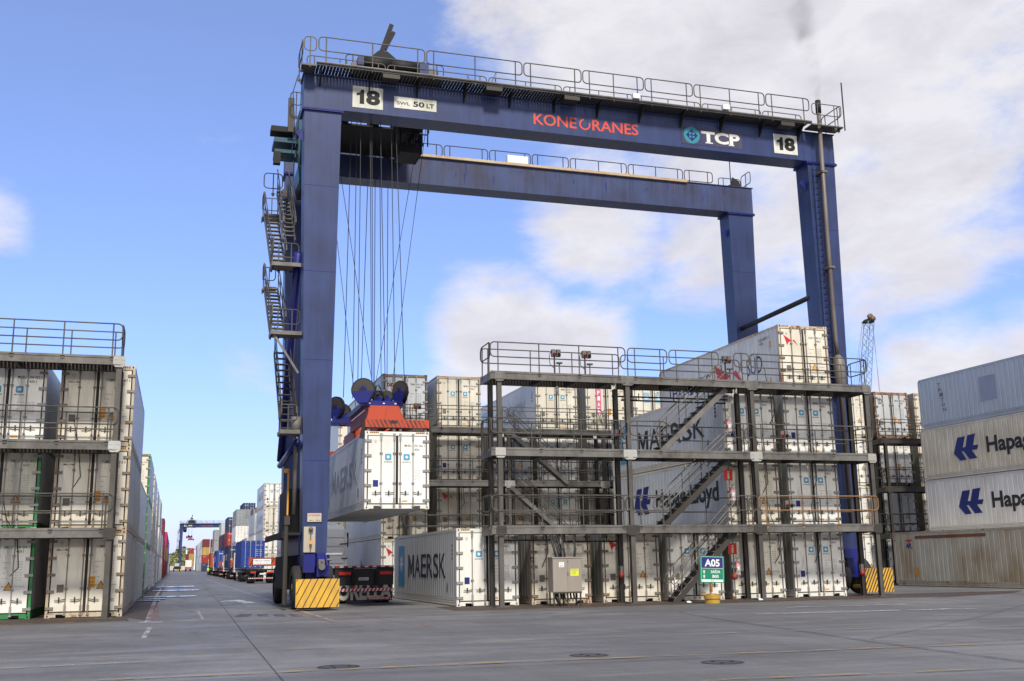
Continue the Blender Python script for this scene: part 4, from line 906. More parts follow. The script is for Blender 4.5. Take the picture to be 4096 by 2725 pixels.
def build_trolley():
    T = thing('crane_trolley', (0, 0, 0), 'dark crane trolley with machinery and teal cab on top of the foreground crane', 'crane trolley', 'crane trolleys')
    g = G()
    for y in (1.25, 8.85): g.box(-18.4, y, 21.34, -14.7, y+.4, 21.8)
    for x in (-18.4, -17.0, -15.9, -15.1): g.box(x, 1.66, 21.3, x+.4, 8.84, 21.75)
    g.build('trolley_frame', M['dark'], T)
    g = G(); g.box(-18.6, 2.1, 20.95, -14.9, 4.55, 21.03); g.box(-18.6, 5.1, 20.95, -14.9, 8.5, 21.03)
    g.box(-18.6, 2.1, 20.8, -18.5, 8.5, 21.3); g.box(-16.2, 2.1, 20.6, -14.9, 4.4, 20.95); g.box(-15.1, 4.55, 20.7, -14.9, 8.5, 21.3)
    g.build('trolley_pan', M['dark'], T)
    g = G(); g.cyl((-17.85, 2.4, 22.68), (-16.75, 2.4, 22.68), .30, 18); g.cyl((-16.7, 2.4, 22.68), (-15.55, 2.4, 22.68), .30, 18); g.box(-17.9, 2.2, 21.8, -15.5, 2.7, 22.4); g.build('rope_drum', M['dark'], T, True)
    g = G(); g.box(-18.15, 2.1, 21.5, -17.9, 3.0, 22.85); g.box(-15.5, 2.0, 21.5, -15.1, 3.0, 22.85); g.build('gear_case', M['blue'], T)
    g = G(); g.box(-15.09, 2.2, 22.2, -14.75, 2.8, 22.7); g.build('hoist_motor', M['gm'], T); g = G(); g.box(-18.4, 2.3, 22.1, -18.17, 2.7, 22.6); g.build('hoist_motor', M['gm'], T)
    g = G(); g.prism([(-17.45, 3.95, 23.3), (-17.35, 3.95, 23.75), (-16.95, 3.95, 24.15), (-16.55, 3.95, 24.15), (-16.1, 3.95, 23.8), (-16.0, 3.95, 23.1), (-16.25, 3.95, 23.15), (-16.7, 3.95, 23.75), (-17.1, 3.95, 23.6), (-17.3, 3.95, 23.2)], (0, .5, 0)); g.bar((-16.85, 4.1, 24.0), (-16.35, 4.1, 25.55), .16, .2); g.bar((-16.8, 4.2, 22.3), (-16.8, 4.2, 24.1), .3, .25); g.bar((-16.65, 4.1, 24.3), (-16.25, 4.1, 25.2), .14, .18)
    g.build('cable_chute', M['dark'], T)
    rail_panel(T, (-18.6, 2.6), (-14.3, 2.6), 21.8, 'galvd', 1.3, .7); rail_panel(T, (-18.6, 7.8), (-14.3, 7.8), 21.8, 'galvd', 1.2, .6)
    g = G(); g.tube([(-13.6, 2.2, 21.4), (-13.3, 2.2, 22.6), (-13.0, 2.2, 21.4)], .03, 6); g.tube([(-12.7, 2.2, 21.3), (-12.0, 2.2, 22.9), (-12.05, 2.2, 21.3)], .03, 6); g.tube([(-19.2, 2.1, 21.3), (-18.9, 2.1, 22.6), (-18.85, 2.1, 21.3)], .03, 6); g.build('ladder_hoop', M['galvd'], T)
    # service basket at the right
    g = G(); g.box(-15.9, 4.2, 19.55, -14.95, 5.6, 20.0); g.box(-15.0, 4.2, 19.55, -14.9, 5.6, 20.5); g.build('service_basket', M['dark'], T)
    for y in (4.2, 5.6): rail_panel(T, (-15.9, y), (-14.6, y), 20.05, 'galvd', .95, .4, r=.03)
    g = G()
    for x in (-15.9, -15.3, -14.65): g.bar((x, 4.2, 19.9), (x, 4.2, 21.3), .05, .05)
    g.build('basket_hanger', M['dark'], T)
    # operator cab
    g = G(); g.box(-20.35, 4.2, 20.1, -18.7, 6.3, 21.0); g.box(-20.35, 4.2, 18.5, -20.27, 4.28, 20.1); g.box(-18.78, 4.2, 18.5, -18.7, 4.28, 20.1); g.box(-20.35, 6.2, 18.5, -18.7, 6.3, 20.1); g.box(-20.35, 4.2, 18.42, -18.7, 4.3, 18.5)
    g.quadbox([(-20.25, 4.5, 17.9), (-18.8, 4.5, 17.9), (-18.8, 6.2, 17.9), (-20.25, 6.2, 17.9), (-20.35, 4.2, 18.42), (-18.7, 4.2, 18.42), (-18.7, 6.3, 18.42), (-20.35, 6.3, 18.42)])
    c = g.build('operator_cab', M['cyan'], T)
    g = G(); g.box(-20.26, 4.22, 18.5, -18.79, 4.26, 20.09); g.box(-20.33, 4.3, 18.5, -20.3, 6.2, 20.09); g.box(-18.75, 4.3, 18.5, -18.72, 6.2, 20.09); g.build('cab_window', M['glass'], c)
    g = G(); g.quadbox([(-20.2, 4.55, 17.55), (-18.85, 4.55, 17.55), (-18.85, 6.1, 17.55), (-20.2, 6.1, 17.55), (-20.24, 4.52, 17.89), (-18.81, 4.52, 17.89), (-18.81, 6.18, 17.89), (-20.24, 6.18, 17.89)]); g.build('cab_floor', M['dark'], c)
    g = G(); g.box(-21.3, 5.3, 19.9, -20.36, 6.6, 20.1); g.box(-21.25, 5.4, 19.45, -20.36, 6.5, 19.6); g.build('cab_sun_shade', M['cyan'], c)
    g = G(); g.box(-21.45, 5.2, 20.35, -20.4, 5.9, 20.6); g.build('floodlight', M['dark'], c); g = G(); g.box(-21.3, 5.3, 18.9, -21.0, 5.6, 19.45); g.build('camera_housing', M['dark'], c)
    g = G(); g.box(-20.75, 5.0, 20.3, -20.5, 5.2, 21.9); g.build('cab_mast', M['galvd'], c)
    rail_panel(T, (-20.7, 4.6), (-20.2, 4.6), 20.9, 'galvd', 1.1, .5); rail_panel(T, (-21.6, 6.4), (-20.8, 6.4), 17.9, 'galvd', .9, .2)
    return T
trolley = build_trolley()

# ------------------------------------------------------------------ spreader, ropes and the hanging container
HX, HY, HZ = -18.07, -.40, 3.60
def build_spreader(label):
    S = thing('spreader', (HX, HY, HZ+CH), label, 'spreader', 'crane spreaders')
    def beam_end(y, w):
        g = G(); g.box(.0, y, .14, CW, y+w, .44); return g
    for y, ny in ((-.02, 0), (CL-.33, 1)):
        b = beam_end(y, .35).build('end_beam', M['orr'], S)
        if ny == 0:
            q = Dec(front(y-.004))
            for i in range(15):
                u = .03+i*.162
                if u+.17 < CW: q.poly([q.T(u+.14, .15), q.T(u+.22, .15), q.T(u+.08, .43), q.T(u, .43)])
            q.build('hazard_stripe', paint('worn black stripe', (.05, .03, .025), .7, (.4, .07, .03), .7, scale=3), b)
        g = G(); g.box(.95, y-.012, .3, 1.2, y-.002, .4); g.build('slot', M['black'], b)
        for x in (-.03, CW-.10): g = G(); g.bar((x+.06, y+.15, .4), (x+.06-(.16 if x < 0 else -.14), y+.1, -.28), .16, .05, (0, 1, 0)); g.build('guide_flipper', M['dark'], b)
        g = G()
        for x in (.08, 1.05, 1.3, CW-.18): g.box(x, y+.06, .0, x+.1, y+.2, .14)
        g.build('twistlock', M['gm'], b)
    g = G()
    for x in (.55, CW-.9): g.box(x, .33, .12, x+.35, CL-.33, .48)
    g.build('telescopic_beam', M['orr'], S)
    g = G(); g.box(.3, 4.6, .1, CW-.3, 7.4, .62); g.prism([(.1, .4, .44), (.25, .4, 1.02), (1.35, .4, 1.02), (1.6, .4, .44)], (0, .12, 0)); g.prism([(.75, .34, .44), (.95, .34, 1.0), (1.3, .34, 1.0), (1.55, .34, .44)], (0, .06, 0)); g.box(.2, .52, .5, .34, 5.0, .95); g.box(1.1, .52, .5, 1.25, 5.0, .95)
    g.build('main_frame', M['orr'], S)
    # headblock (blue) with sheaves
    g = G(); g.box(-.05, .5, 1.03, 1.55, .9, 1.22); g.box(.0, .9, 1.03, .25, 7.0, 1.22); g.box(1.35, .9, 1.03, 1.55, 7.0, 1.22); g.box(-.6, 6.6, 1.03, 2.0, 7.0, 1.22); g.box(-.85, 2.6, .62, -.2, 2.9, .86)
    hb = g.build('headblock', M['blued'], S)
    for x, y, z, r, t in ((.0, .55, 1.62, .46, .13), (1.42, .5, 1.62, .40, .13), (-.72, 2.75, 1.22, .46, .12), (.62, .8, 1.42, .24, .1), (.98, .8, 1.42, .24, .1), (.1, 6.8, 1.6, .42, .13), (1.4, 6.8, 1.6, .42, .13)):
        g = G(); d = Vector((.25, 1, 0)).normalized() if x < 1 else Vector((.8, 1, 0)).normalized()
        d = Vector((.35, .94, 0)) if abs(x) < .8 and x <= 0 else Vector((.85, .52, 0)) if x > 1.2 else Vector((.5, .86, 0))
        if x < -.5: d = Vector((.8, .6, 0))
        c = Vector((x, y, z)); g.cyl(c-d*t*.5, c+d*t*.5, r, 24); g.cyl(c-d*t*.8, c+d*t*.8, r*.2, 10); sh_ = g.build('sheave', M['dark'], hb); g = G(); g.cyl(c-d*t*.54, c+d*t*.54, r*.9, 24); g.build('sheave_web', M['galvd'], sh_); g = G(); g.cyl(c-d*t*.62, c+d*t*.62, r*.34, 16); g.build('sheave_hub', M['blued'], sh_)
        a = Vector((-d.y, d.x, 0))
        g = G(); zb = 1.12 if x > -.5 else .8
        for s in (-1, 1):
            o_ = d*(s*t*.75)
            g.prism([c+o_+a*(r*.95)+Vector((0, 0, -.05)), c+o_-a*(r*.95)+Vector((0, 0, -.05)), c+o_-a*(r*.45)+Vector((0, 0, zb-z)), c+o_+a*(r*.45)+Vector((0, 0, zb-z))], d*(s*.02))
        g.build('sheave_cheek', M['blued'], hb)
    g = G(); g.tube([(.45, .6, 1.22), (.5, .6, 1.8), (.6, .6, 1.85), (.85, .6, 1.3)], .025, 6); g.tube([(.5, .7, 1.5), (.75, .7, 1.5)], .02, 6); g.build('hose_guide', M['dark'], hb)
    g = G()
    for x in (.2, .75, 1.2): g.box(x, .488, 1.1, x+.07, .499, 1.14)
    g.build('reflector', M['whitep'], hb)
    return S
spr = build_spreader('worn orange spreader with blue headblock holding the hanging container')
reefer(HX, HY, HZ, 'star', 'MNBU 392 966 2', 'bright white container hanging from the orange spreader above the truck', 'white', 'framew', side='blueg', group='hanging container', sideprint=side_star(True))
SH = [(.0, .55, 2.0), (1.42, .5, 2.0), (-.72, 2.75, 1.65), (.1, 6.8, 1.95), (1.4, 6.8, 1.95), (.98, .8, 1.6)]
def rope(p, q, r=.017, label='steel hoist rope running from the trolley down to the headblock', name='hoist_rope'):
    g = G(); g.tube([p, q], r, 5); return g.build(name, M['black'], None, False, None, label=label, cat='rope', group='hoist ropes of the foreground crane')
ORD = ['first', 'second', 'third', 'fourth', 'fifth', 'sixth', 'seventh', 'eighth', 'ninth', 'tenth', 'eleventh', 'twelfth', 'thirteenth', 'fourteenth', 'fifteenth', 'sixteenth', 'seventeenth', 'eighteenth', 'nineteenth', 'twentieth', 'twenty-first', 'twenty-second', 'twenty-third']
RP = [((-18.29, 2.7, 21.4), (-18.45, 2.7, 8.2)), ((-18.04, 2.9, 21.4), (-18.05, 2.9, 8.2)), ((-18.0, 0.6, 21.4), (-18.21, 0.6, 8.2)), ((-16.85, 6.8, 21.4), (-17.1, 6.8, 8.2)), ((-17.63, 0.7, 21.4), (-17.66, 0.7, 8.2)), ((-17.56, 0.75, 21.4), (-17.59, 0.75, 8.2)), ((-16.57, 6.8, 21.4), (-16.48, 6.8, 8.2)), ((-16.36, 6.8, 21.4), (-16.16, 6.8, 8.2)), ((-17.21, 0.9, 21.4), (-17.08, 0.9, 8.2)), ((-15.96, 6.8, 21.4), (-15.91, 6.8, 8.2)), ((-16.73, 0.6, 21.4), (-16.76, 0.6, 8.2)), ((-16.56, 0.55, 21.4), (-16.39, 0.55, 8.2))]
RP = [((a[0], max(a[1], 2.1 if a[1] < 2 else a[1]), a[2]), b) for a, b in RP]
RQ = [((-19.07, 4, 21.4), (-16.9, 4, 8.0)), ((-19.43, 4, 21.4), (-17.74, 4, 8.0)), ((-14.95, 4, 21.4), (-17.09, 4, 8.0)), ((-14.69, 4, 21.4), (-16.35, 4, 8.0))]
for i_, (a, b) in enumerate(RP): rope(a, b, label='dark upright hoist rope above the orange spreader, %s from the left' % ORD[i_])
for i_, (a, b) in enumerate(RQ): rope(a, b, .013, 'thin slanting rope above the spreader, starting at the %s' % ('left', 'far left', 'right', 'far right')[i_], 'sway_rope')
# far crane of the same kind, empty spreader raised
far = copy_tree(crane); far['label'] = 'small distant blue gantry crane at the end of the lane'; far.location = (-2.6, 478, 0)
ft = copy_tree(trolley); ft['label'] = 'trolley on top of the distant crane'; ft.location = (-1.2, 478, 0)
fs = copy_tree(spr); fs['label'] = 'small orange spreader hanging empty under the distant crane'; fs.location = (HX-1.0, 478+HY, 14.0)
for dx in (.0, 1.4): g = G(); g.tube([(HX-1.0+dx, 478.5, 15.6), (HX-1.0+dx, 478.5, 21.4)], .05, 4); g.build('hoist_rope', M['gm'], None, label='%s faint rope above the distant orange spreader' % ('left' if dx == 0 else 'right'), cat='rope', group='ropes of the distant crane')

# ------------------------------------------------------------------ trucks
def wheel_mesh(r=.5, w=.3):
    q = G(); n = 20; prof = [(-w/2, r*.55), (-w/2, r*.9), (-w*.38, r), (w*.38, r), (w/2, r*.9), (w/2, r*.55)]
    for i in range(n):
        a = 2*math.pi*i/n
        for x, rr in prof: q.v.append((x, rr*math.cos(a), rr*math.sin(a)))
    m = len(prof)
    for i in range(n):
        j = (i+1) % n
        for k in range(m-1): q.f.append((i*m+k, i*m+k+1, j*m+k+1, j*m+k))
    return q.data('wheel', M['tyre'], True)
def hub_mesh():
    q = G(); q.cyl((-.11, 0, 0), (.11, 0, 0), .28, 16); q.cyl((-.14, 0, 0), (.14, 0, 0), .1, 8); return q.data('rim', M['gm'])
def wheels(root, ys, w=2.5):
    for y in ys:
        for x in (.17, .5, w-.5, w-.17):
            k = link('wheel', shared('twheel', wheel_mesh), root, (x, y, .5)); link('rim', shared('thub', hub_mesh), k)
def cab_part(root, y, mat, w=2.5, top=3.7):
    g = G(); g.quadbox([(.0, y, .95), (w, y, .95), (w, y+2.2, .95), (0, y+2.3, .95), (.0, y, top-.2), (w, y, top-.2), (w-.05, y+1.9, top-.25), (.05, y+1.9, top-.25)])
    g.quadbox([(.05, y, top-.2), (w-.05, y, top-.2), (w-.1, y+1.8, top-.25), (.1, y+1.8, top-.25), (.18, y+.12, top), (w-.18, y+.12, top), (w-.3, y+1.5, top-.02), (.3, y+1.5, top-.02)])
    c = g.build('cab', M[mat], root)
    g = G()
    for i in range(5): z = 1.25+i*.46; g.box(.12, y-.035, z, 1.15, y-.002, z+.32); g.box(1.35, y-.035, z, w-.12, y-.002, z+.32)
    g.build('back_panel', M[mat], c)
    g = G(); g.box(w-.02, y-.02, 1.1, w+.06, y+.3, 3.1); g.build('air_deflector', M[mat], c)
    g = G(); g.box(1.24, y-.012, 1.0, 1.26, y-.001, top-.25); g.box(w+.08, y+.2, 2.55, w+.16, y+.3, 3.35); g.bar((w-.35, y-.05, 2.72), (w+.1, y-.05, 2.76), .03, .05); g.bar((w-.25, y-.05, 1.95), (w+.1, y-.05, 1.97), .03, .05); g.box(1.3, y-.02, 1.32, w, y-.004, 1.36); g.build('mirror_arm', M['black'], c)
    g = G(); g.cyl((.3, y+.9, .5), (.31, y+.9, .5), .01, 4); 
    for yy in (y+1.3,):
        for x in (.17, w-.17): k = link('wheel', shared('twheel', wheel_mesh), root, (x, yy, .5)); link('rim', shared('thub', hub_mesh), k)
    return c
def chassis(root, L, w=2.5, z=1.2):
    g = G()
    for x in (.75, w-.9): g.box(x, .1, z-.32, x+.15, L, z)
    for i in range(int(L/1.5)): g.box(.05, .3+i*1.5, z-.16, w-.05, .42+i*1.5, z-.02)
    for x in (.0, w-.1): g.box(x, .2, z-.14, x+.1, L, z-.02)
    g.build('chassis', M['dark'], root)
def tail(root, w=2.5, z=1.2, board=True):
    g = G(); g.box(0, 0, z-.16, w, .14, z); b = g.build('rear_beam', M['dark'], root)
    for s in (0, 1):
        x = .2 if s == 0 else w-.7
        g = G(); g.box(x, -.05, z-.38, x+.48, .0, z-.22); g.build('tail_light', M['red'], b)
    g = G(); g.box(w/2-.2, -.02, z-.52, w/2+.2, -.005, z-.39); lp = g.build('number_plate', M['whitep'], b)
# truck under the crane
t = thing('truck', (-18.15, 6.3, 0), 'white truck cab with empty black container trailer under the hanging container', 'truck', 'container trucks')
chassis(t, 12.6, 2.55, 1.45); wheels(t, (1.2, 2.5, 3.8, 10.6, 11.9), 2.55)
cab_part(t, 13.4, 'whitep', 2.45, 3.72)
g = G(); g.box(0, 0, 1.42, 2.5, .16, 1.56); rb = g.build('rear_beam', M['dark'], t)
q = Dec(front(-.004)); [q.rect(.02+i*.35, 1.49, .2+i*.35, 1.55) for i in range(7)]; q.build('reflector_band', M['red'], rb)
q = Dec(front(-.004)); [q.rect(.2+i*.35, 1.49, .36+i*.35, 1.55) for i in range(7)]; q.text('TRANSPORTE RODOVIARIO', .8, 1.425, 1.75, 1.455, 0, 1); q.build('reflector_band', M['whitep'], rb)
g = G(); g.box(.0, .03, .75, 2.5, .2, 1.42); g.build('rear_panel', M['black'], t)
for x in (.16, 1.9):
    g = G(); g.box(x, -.05, 1.18, x+.5, .03, 1.31); g.build('tail_light', glow('tail light red', (.55, .01, .01), .05), t)
g = G(); g.box(1.0, .0, .95, 1.42, .028, 1.07); p = g.build('number_plate', M['whitep'], t); q = Dec(front(-.004)); q.text('RAB9C44', 1.03, .97, 1.39, 1.04, .02, 2); q.build('lettering', M['black'], p)
g = G()
for x in (.68, 1.68): g.box(x, -.06, .48, x+.14, .03, 1.3)
g.build('bumper_arm', M['dark'], t)
for x in (.7, 1.7): g = G(); g.box(x, -.075, .6, x+.1, -.062, .72); g.build('reflector', M['red'], t)
g = G(); g.box(.0, -.1, .50, 2.55, -.02, .62); bb = g.build('underrun_bar', M['whitep'], t)
q = Dec(front(-.104)); [q.poly([q.T(.02+i*.16, .5), q.T(.11+i*.16, .5), q.T(.17+i*.16, .62), q.T(.08+i*.16, .62)]) for i in range(15)]; q.build('bumper_stripe', M['red'], bb)
fl = paint('mud flap cream print', (.62, .58, .50), .6, (.3, .26, .2), .6)
g = G(); g.box(.1, .06, .1, 2.45, .08, .75); mf = g.build('mud_flap', M['black'], t)
q = Dec(front(.055)); q.ringd(.38, .5, .11, .44, 26); q.rect(.85, .12, 1.1, .42); q.rect(1.12, .12, 1.3, .98); q.rect(1.12, .5, 1.55, .66)
q = Dec(front(.055)); q.text('ORELLA', .12, .13, 2.42, .92, .04, 4); q.build('mud_flap_lettering', fl, mf)
q = Dec(front(.05)); q.shape([(0, 0), (.96, 0), (1, 1), (.04, 1)], 1.35, .14, 2.4, .25); q.build('red_strip', M['red'], mf)
q = Dec(front(.046)); q.text('TRANSPORTES', 1.43, .16, 2.32, .235, .02, 2); q.build('strip_lettering', M['whitep'], mf)
# the queue of trucks down the lane
names = [('blue', 'dblue', 'first'), ('navy', 'dnavy', 'second'), ('bright blue', 'dblue', 'third'), ('orange red', 'dorange', 'fourth')]
for i, (ry, cy, (cn, cm, nth)) in enumerate(zip((66.5, 101, 136, 172), (79.5, 108.5, 151, 182.5), names)):
    t = thing('truck', (-17.9, ry, 0), '%s truck of the queue in the lane, its trailer carrying the %s container' % (nth, cn), 'truck', 'container trucks queuing')
    L = cy-ry+12.6
    chassis(t, L, 2.5, 1.35); tail(t, 2.5, 1.35); wheels(t, (1.0, 2.3, cy-ry+1.2, cy-ry+2.5, cy-ry+3.8), 2.5)
    cab_part(t, L+.8, 'whitep', 2.4, 3.4)
    g = G(); g.box(0, -.06, 1.62, 2.5, -.02, 2.42); bd = g.build('warning_board', M['orr'], t)
    q = Dec(front(-.064))
    for k in range(9): u = .02+k*.235; q.poly([q.T(u, 1.63), q.T(u+.12, 1.63), q.T(u+.56, 2.41), q.T(u+.44, 2.41)])
    q.build('board_stripe', M['black'], bd)
    q = Dec(front(-.065)).rect(.42, 1.78, 2.08, 2.28); q.build('board_panel', M['whitep'], bd)
    q = Dec(front(-.069)).text('VE\u00cdCULO LONGO', .5, 2.05, 2.0, 2.2, .02, 2); q.text('COMPRIMENTO 20 METROS', .5, 1.85, 2.0, 1.93, .0, 1); q.build('lettering', M['black'], bd)
    q = G(); q.box(.0, -.08, .45, 2.5, -.02, .53); b2 = q.build('underrun_bar', M['whitep'], t)
    q = Dec(front(-.084)); [q.poly([q.T(.02+j*.2, .45), q.T(.12+j*.2, .45), q.T(.2+j*.2, .53), q.T(.1+j*.2, .53)]) for j in range(12)]; q.build('bumper_stripe', M['red'], b2)
    dry(-17.88, cy, 1.42, cm, '%s container on the %s truck of the queue' % (cn, nth), {0: None, 1: 'CMA CGM', 2: 'ZIM', 3: None}[i], 'containers on the queuing trucks', True, side_text={0: None, 1: 'CMA CGM', 2: 'ZIM', 3: None}[i])
# lane end: reach stacker / tractor seen from the back and a loaded trailer
t = thing('yard_tractor', (-25.0, 420, 0), 'dark yard tractor at the far end of the lane', 'tractor'); g = G(); g.box(0, 0, .9, 2.6, 3.5, 1.6); g.build('body', M['dark'], t)
g = G(); g.box(.2, .3, 1.6, 2.4, 2.2, 3.5); c = g.build('cab', M['dark'], t); g = G(); g.box(.4, .27, 2.1, 2.2, .3, 3.3); g.build('window', M['fade'], c)
for x in (.2, 2.4): link('wheel', shared('bigw', lambda: wheel_mesh(.8, .5)), t, (x, 1, .8))
t = thing('flatbed_trailer', (-20.4, 430, 0), 'far red trailer loaded with a pale container under the distant crane', 'trailer'); chassis(t, 12, 2.5, 1.4); wheels(t, (1, 3)); g = G(); g.box(-.1, -.1, 1.2, 2.8, 0, 1.7); g.build('rear_beam', M['red'], t)
dry(-20.3, 430, 1.7, 'white', 'pale container on the far red trailer under the distant crane', None, 'far loads', True, corr=False)
# ------------------------------------------------------------------ ground
def ground_mat():
    m, t, p = new_mat('yard concrete'); L = t.links.new; n = t.nodes.new
    c = n('ShaderNodeTexCoord')
    def nz(sc, det, ro, stretch=(1, 1, 1), rz=0, dist=0):
        a = n('ShaderNodeMapping'); a.inputs['Scale'].default_value = stretch; a.inputs['Rotation'].default_value = (0, 0, rz); L(c.outputs['Object'], a.inputs[0])
        b = n('ShaderNodeTexNoise'); b.inputs['Scale'].default_value = sc; b.inputs['Detail'].default_value = det; b.inputs['Roughness'].default_value = ro; b.inputs['Distortion'].default_value = dist; L(a.outputs[0], b.inputs[0]); return b.outputs['Fac']
    def rng(v, a, b, lo=0, hi=1):
        k = n('ShaderNodeMapRange'); k.inputs[1].default_value = a; k.inputs[2].default_value = b; k.inputs[3].default_value = lo; k.inputs[4].default_value = hi; L(v, k.inputs[0]); return k.outputs[0]
    def mix(f, a, b, mode='MIX'):
        k = n('ShaderNodeMix'); k.data_type = 'RGBA'; k.blend_type = mode; L(f, k.inputs[0]) if not isinstance(f, float) else setattr(k.inputs[0], 'default_value', f)
        for i, v in ((6, a), (7, b)):
            if isinstance(v, tuple): k.inputs[i].default_value = (*v, 1)
            else: L(v, k.inputs[i])
        return k.outputs[2]
    big = nz(.11, 5, .6, dist=.4); mid = nz(.7, 8, .7, (1, .35, 1), .2); tr = nz(1.1, 6, .65, (.12, 1.3, 1), .12); fine = nz(14, 9, .85); tr2 = nz(2.0, 4, .6, (1.2, .05, 1))
    col = mix(rng(big, .35, .68), (.098, .094, .089), (.185, .177, .168))
    col = mix(rng(mid, .45, .70, 0, .75), col, (.085, .080, .076))
    col = mix(rng(nz(.28, 7, .62, (.45, 1, 1), .5, .8), .50, .62, 0, .5), col, (.082, .078, .074))
    col = mix(rng(nz(.45, 7, .62, (.3, 1, 1), -.3, .8), .54, .66, 0, .45), col, (.235, .228, .215))
    col = mix(rng(tr, .52, .72, 0, .5), col, (.10, .10, .105))
    col = mix(rng(tr2, .55, .75, 0, .35), col, (.095, .092, .09))
    col = mix(rng(nz(.35, 6, .6, (.25, 1.6, 1), -.1), .55, .8, 0, .5), col, (.215, .208, .20))
    col = mix(rng(fine, .42, .68, 0, .5), col, (.075, .075, .078))
    spot = nz(1.7, 3, .5, (1, .8, 1), .5); spot2 = nz(6.5, 2, .5)
    col = mix(rng(spot, .70, .74, 0, .5), col, (.055, .052, .05)); col = mix(rng(spot2, .745, .77, 0, .7), col, (.05, .048, .046))
    swirl = nz(.5, 5, .6, (.18, 1.1, 1), .35, 1.5); col = mix(rng(swirl, .56, .66, 0, .45), col, (.075, .072, .07))
    swirl2 = nz(3.2, 4, .6, (.06, 1.0, 1), -.08, .4); col = mix(rng(swirl2, .56, .70, 0, .55), col, (.075, .072, .07)); col = mix(rng(swirl2, .30, .42, .35, 0), col, (.22, .215, .21))
    L(col, p.inputs['Base Color']); L(rng(mid, .3, .8, .5, .85), p.inputs['Roughness']); p.inputs['Specular IOR Level'].default_value = .4
    bn = n('ShaderNodeBump'); bn.inputs['Strength'].default_value = .35; bn.inputs['Distance'].default_value = .02; L(fine, bn.inputs['Height']); L(bn.outputs[0], p.inputs['Normal'])
    return m
g = G(); g.poly([(-2500, -300, 0), (2500, -300, 0), (2500, 4000, 0), (-2500, 4000, 0)]); g.build('ground', ground_mat(), kind='structure')
def worn(name, col, wear=.5, sc=2.0, rough=.7):
    """paint worn through by noise: transparent where it is gone"""
    m, t, p = new_mat(name); L = t.links.new; n = t.nodes.new
    p.inputs['Base Color'].default_value = (*col, 1); p.inputs['Roughness'].default_value = rough
    c = n('ShaderNodeTexCoord'); a = n('ShaderNodeTexNoise'); a.inputs['Scale'].default_value = sc; a.inputs['Detail'].default_value = 9; a.inputs['Roughness'].default_value = .75; L(c.outputs['Object'], a.inputs[0])
    k = n('ShaderNodeMapRange'); k.inputs[1].default_value = .30+wear*.3; k.inputs[2].default_value = .50+wear*.3; k.inputs[4].default_value = .85; L(a.outputs['Fac'], k.inputs[0]); L(k.outputs[0], p.inputs['Alpha'])
    return m
WY = worn('worn yellow line', (.36, .24, .08), .40); WW = worn('worn white line', (.55, .55, .56), .5); WR = worn('worn red line', (.30, .09, .08), .6)
DK = worn('dark joint filler', (.025, .025, .028), .1, 3); BR = worn('brown gritty margin', (.065, .042, .03), .02, .9); SM = worn('old tyre smear', (.09, .09, .092), .75, .9)
BL = worn('dark blue ground patch', (.035, .04, .075), .35, 1.2)
_gz = [0.004]
def strip(name, pts, w, m):
    g = G(); P_ = [Vector((a, b, _gz[0])) for a, b in pts]; b0 = len(g.v)
    for i, p in enumerate(P_):
        d = (P_[min(i+1, len(P_)-1)]-P_[max(i-1, 0)]).normalized(); s = Vector((-d.y, d.x, 0))*w/2; g.v += [tuple(p+s), tuple(p-s)]
    for i in range(len(P_)-1): g.f.append((2*i, 2*i+1, 2*i+3, 2*i+2))
    _gz[0] += .0007; return g.build(name, m, kind='structure')
def patch(name, pts, m):
    g = G(); g.poly([(a, b, _gz[0]) for a, b in pts]); _gz[0] += .0007; return g.build(name, m, kind='structure')
rnd = random.Random(3)
def edge(x0, x1, y, n=30, a=.25): return [(x0+(x1-x0)*i/n, y+rnd.uniform(-a, a)) for i in range(n+1)]
patch('margin', [(-60, 1)]+edge(-60, -25.9, -3.9)+[(-26.2, 1)], BR)
patch('margin', [(-15.2, .5)]+edge(-15.4, 4.5, -3.6)+[(9, -2.2), (12, .5)], BR)
patch('margin', [(-26.4, 0), (-25.3, -4), (-25.3, 60), (-26.4, 60)], BR)
patch('paint_patch', [(-22.7, -2.9), (-22.4, -1.0), (-22.0, -1.2), (-22.25, -3.1)], BL)
for i in range(3): x = -21.95+i*.5; patch('paint_patch', [(x, -3.3-.3*i), (x+.05, -1.6-.3*i), (x+.38, -1.75-.3*i), (x+.35, -3.5-.3*i)], BL)
strip('lane_line', [(-25.35, -5), (-25.55, 27), (-25.6, 80)], .16, WW); strip('lane_line', [(-25.15, -5), (-25.4, 10)], .35, WR)
strip('lane_line', [(-20.15, -7.5), (-20.2, 2), (-20.4, 56), (-20.5, 250)], .14, WW); strip('lane_line', [(-20.2, -9), (-20.5, 3)], .22, WR)
strip('lane_line', [(-18.9, -2), (-18.6, -9), (-18.2, -12)], .16, WR); strip('lane_line', [(-25.6, -5.0), (-24.9, -5.1)], .7, WW)
strip('lane_line', [(-23.72, 3), (-23.72, -4)], .08, WW); strip('lane_line', [(-24.6, -4.6), (-23.9, -4.6)], .5, WW); strip('lane_line', [(-25.2, -8), (-25.25, -13)], .12, WW)
patch('turn_arrow', [(-22.6, 12.3), (-22.2, 14.5), (-21.9, 14.3), (-21.6, 15.5), (-21.3, 14.0), (-21.5, 13.2), (-21.0, 10.4), (-21.6, 9.8), (-21.85, 13.0), (-22.3, 13.2)], worn('white arrow paint', (.6, .6, .62), .25))
strip('joint', [(-22.2, 60), (-22.6, 10), (-22.95, -12), (-23.1, -24), (-23.3, -38)], .018, DK)
strip('joint', [(-30, -3.8), (-22, -3.6), (-18.5, -3.4)], .03, DK)
strip('joint', [(-40, -23.1), (-23.1, -23.5), (-16, -23.3), (-9.4, -22.6), (20, -21.5)], .035, DK)
